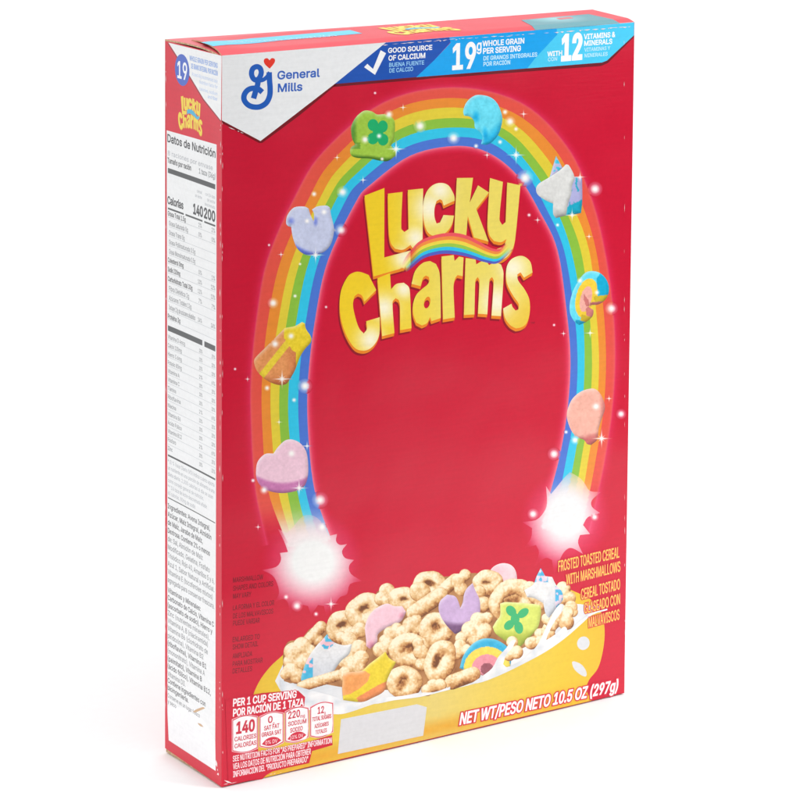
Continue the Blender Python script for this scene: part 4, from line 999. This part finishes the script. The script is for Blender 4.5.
vit = [('Vitaminas y Minerales:', 1), ('Carbonato de Calcio, Vitamina C', 1), ('(ascorbato de sodio), Hierro y', 1), ('Zinc (nutrientes minerales),', 0), ('Vitamina A, B (niacinamida)', 0), ('Vitamina B6 (clorhidrato de', 0), ('piridoxina), Vitamina B2', 0), ('(riboflavina), Vitamina B1', 1), ('(mononitrato), Vitamina A', 0), ('(palmitato), Vitamina B', 1), ('(ácido fólico), Vitamina B12,', 1), ('Vitamina D3.', 0)]
for k, (t, bd) in enumerate(vit): smark(w if bd else d, t, .05, .05+min(.82, .0262*len(t)), 592+7.6*k, 4.8, .004 if bd else 0)
flush()
smark(w, 'Contiene ingredientes con', .05, .72, 682.4, 4.8, .004); smark(w, 'bioingeniería.', .05, .42, 689.6, 4.8, .004)
smark(d, 'Conserve en un lugar fresco', .05, .62, 697, 4, 0); smark(d, 'y seco', .05, .2, 703, 4, 0)
flush()
# glued lap below, with a crease and torn fibres of brown board
patch('glue_lap', SIDE, 3, [(168, 706), (193, 709), (205, 722), (215.2, 741), (215.6, 770), (168.9, 739.4)], (246, 246, 248), side, grid=10)
patch('torn_fibre', SIDE, 5, [smooth([(193, 711.5), (197, 709), (203, 707), (205, 708.4), (199, 711), (195, 712.6)], 60, 2), smooth([(197.5, 723), (201, 724), (203.5, 727), (200, 726)], 60, 2)], (206, 170, 132), side)

# ------------------------------------------------------------------ print: the top
patch('blue_strip', TOP, 3, [(201, 42.6), (250, 38.6), (350, 30.2), (362.4, 33.6), (280, 40.6), (213, 46.4)], (80, 196, 232), outer, grid=14)
patch('teal_panel', TOP, 3, [(521, 20.2), (588.5, 14.2), (620, 22.4), (535.5, 28.2)], lambda x, y: mix((70, 140, 152), (150, 200, 206), max(0, 1-math.hypot((x-556)/34, (y-19)/4))), outer, grid=3)
patch('teal_panel', TOP, 4, [(556, 18.4), (570, 17), (574, 18.4), (560, 19.8)], (206, 84, 92), outer)
_A = TOP.uv(399.5, 35.4); _B = TOP.uv(463, 30.2); small_lettering(TOP, outer, _A, (_B[0], _A[1]), .0215, 4)
w = Writing(TOP, 5); A = TOP.uv(232, 42.8); B = TOP.uv(330, 34.6); w.put('PER SERVING  POR RACIÓN', A, (B[0], A[1]), .0035, .01); w.done('strip_lettering', (190, 232, 246), outer)

# ------------------------------------------------------------------ wear: white fibres where the print has cracked along the folds
def wear(face, parent, runs, layer, seed, amount):
    r_ = random.Random(seed); V, Fc = [], []
    for (xa, ya), (xb, yb), dens, w0 in runs:
        L = math.hypot(xb-xa, yb-ya); t = 0
        while t < 1:
            ln = r_.uniform(1, 9)/L; g_ = r_.expovariate(dens)/L
            if t+ln > 1: break
            a = (xa+(xb-xa)*t, ya+(yb-ya)*t); b = (xa+(xb-xa)*(t+ln), ya+(yb-ya)*(t+ln)); ww = w0*r_.uniform(.3, 1); nx, ny = -(yb-ya)/L, (xb-xa)/L
            j = r_.uniform(-.3, .3)
            q = [(a[0]+nx*j, a[1]+ny*j), ((a[0]+b[0])/2+nx*(ww+j), (a[1]+b[1])/2+ny*(ww+j)), (b[0]+nx*j, b[1]+ny*j), ((a[0]+b[0])/2-nx*(ww*.5-j), (a[1]+b[1])/2-ny*(ww*.5-j))]
            bb = len(V); V += [face.pos(face.uv(*p), layer*face.step) for p in q]; Fc.append([bb, bb+1, bb+2, bb+3]); t += ln+g_
    link_mesh('worn_fold', V, orient(V, Fc, nrm(face)), ink((240, 222, 222)), parent)
wear(FRONT, front, [((222.3, 122), (222.4, 785), .04, .4), ((223, 784.5), (300, 768), .12, .5), ((624, 40), (624.6, 690), .02, .3), ((228, 127), (245, 134), .4, .7), ((612, 694.5), (623.5, 692), .3, .6), ((224, 780), (234, 783.5), .5, 1.4)], 70, 3, 1)
wear(FRONT, front, [((382, 44.8), (634, 26.2), .35, .7), ((400, 43.2), (470, 37.6), .5, .5), ((500, 36.6), (530, 33.6), .8, .8), ((555, 32.2), (634, 26.4), .8, 1.1)], 72, 5, 1)
wear(SIDE, side, [((220.6, 124), (219.6, 770), .05, .45), ((216, 760), (219.6, 782), .4, 1.6), ((166, 60), (165.6, 730), .03, .3)], 8, 4, 1)
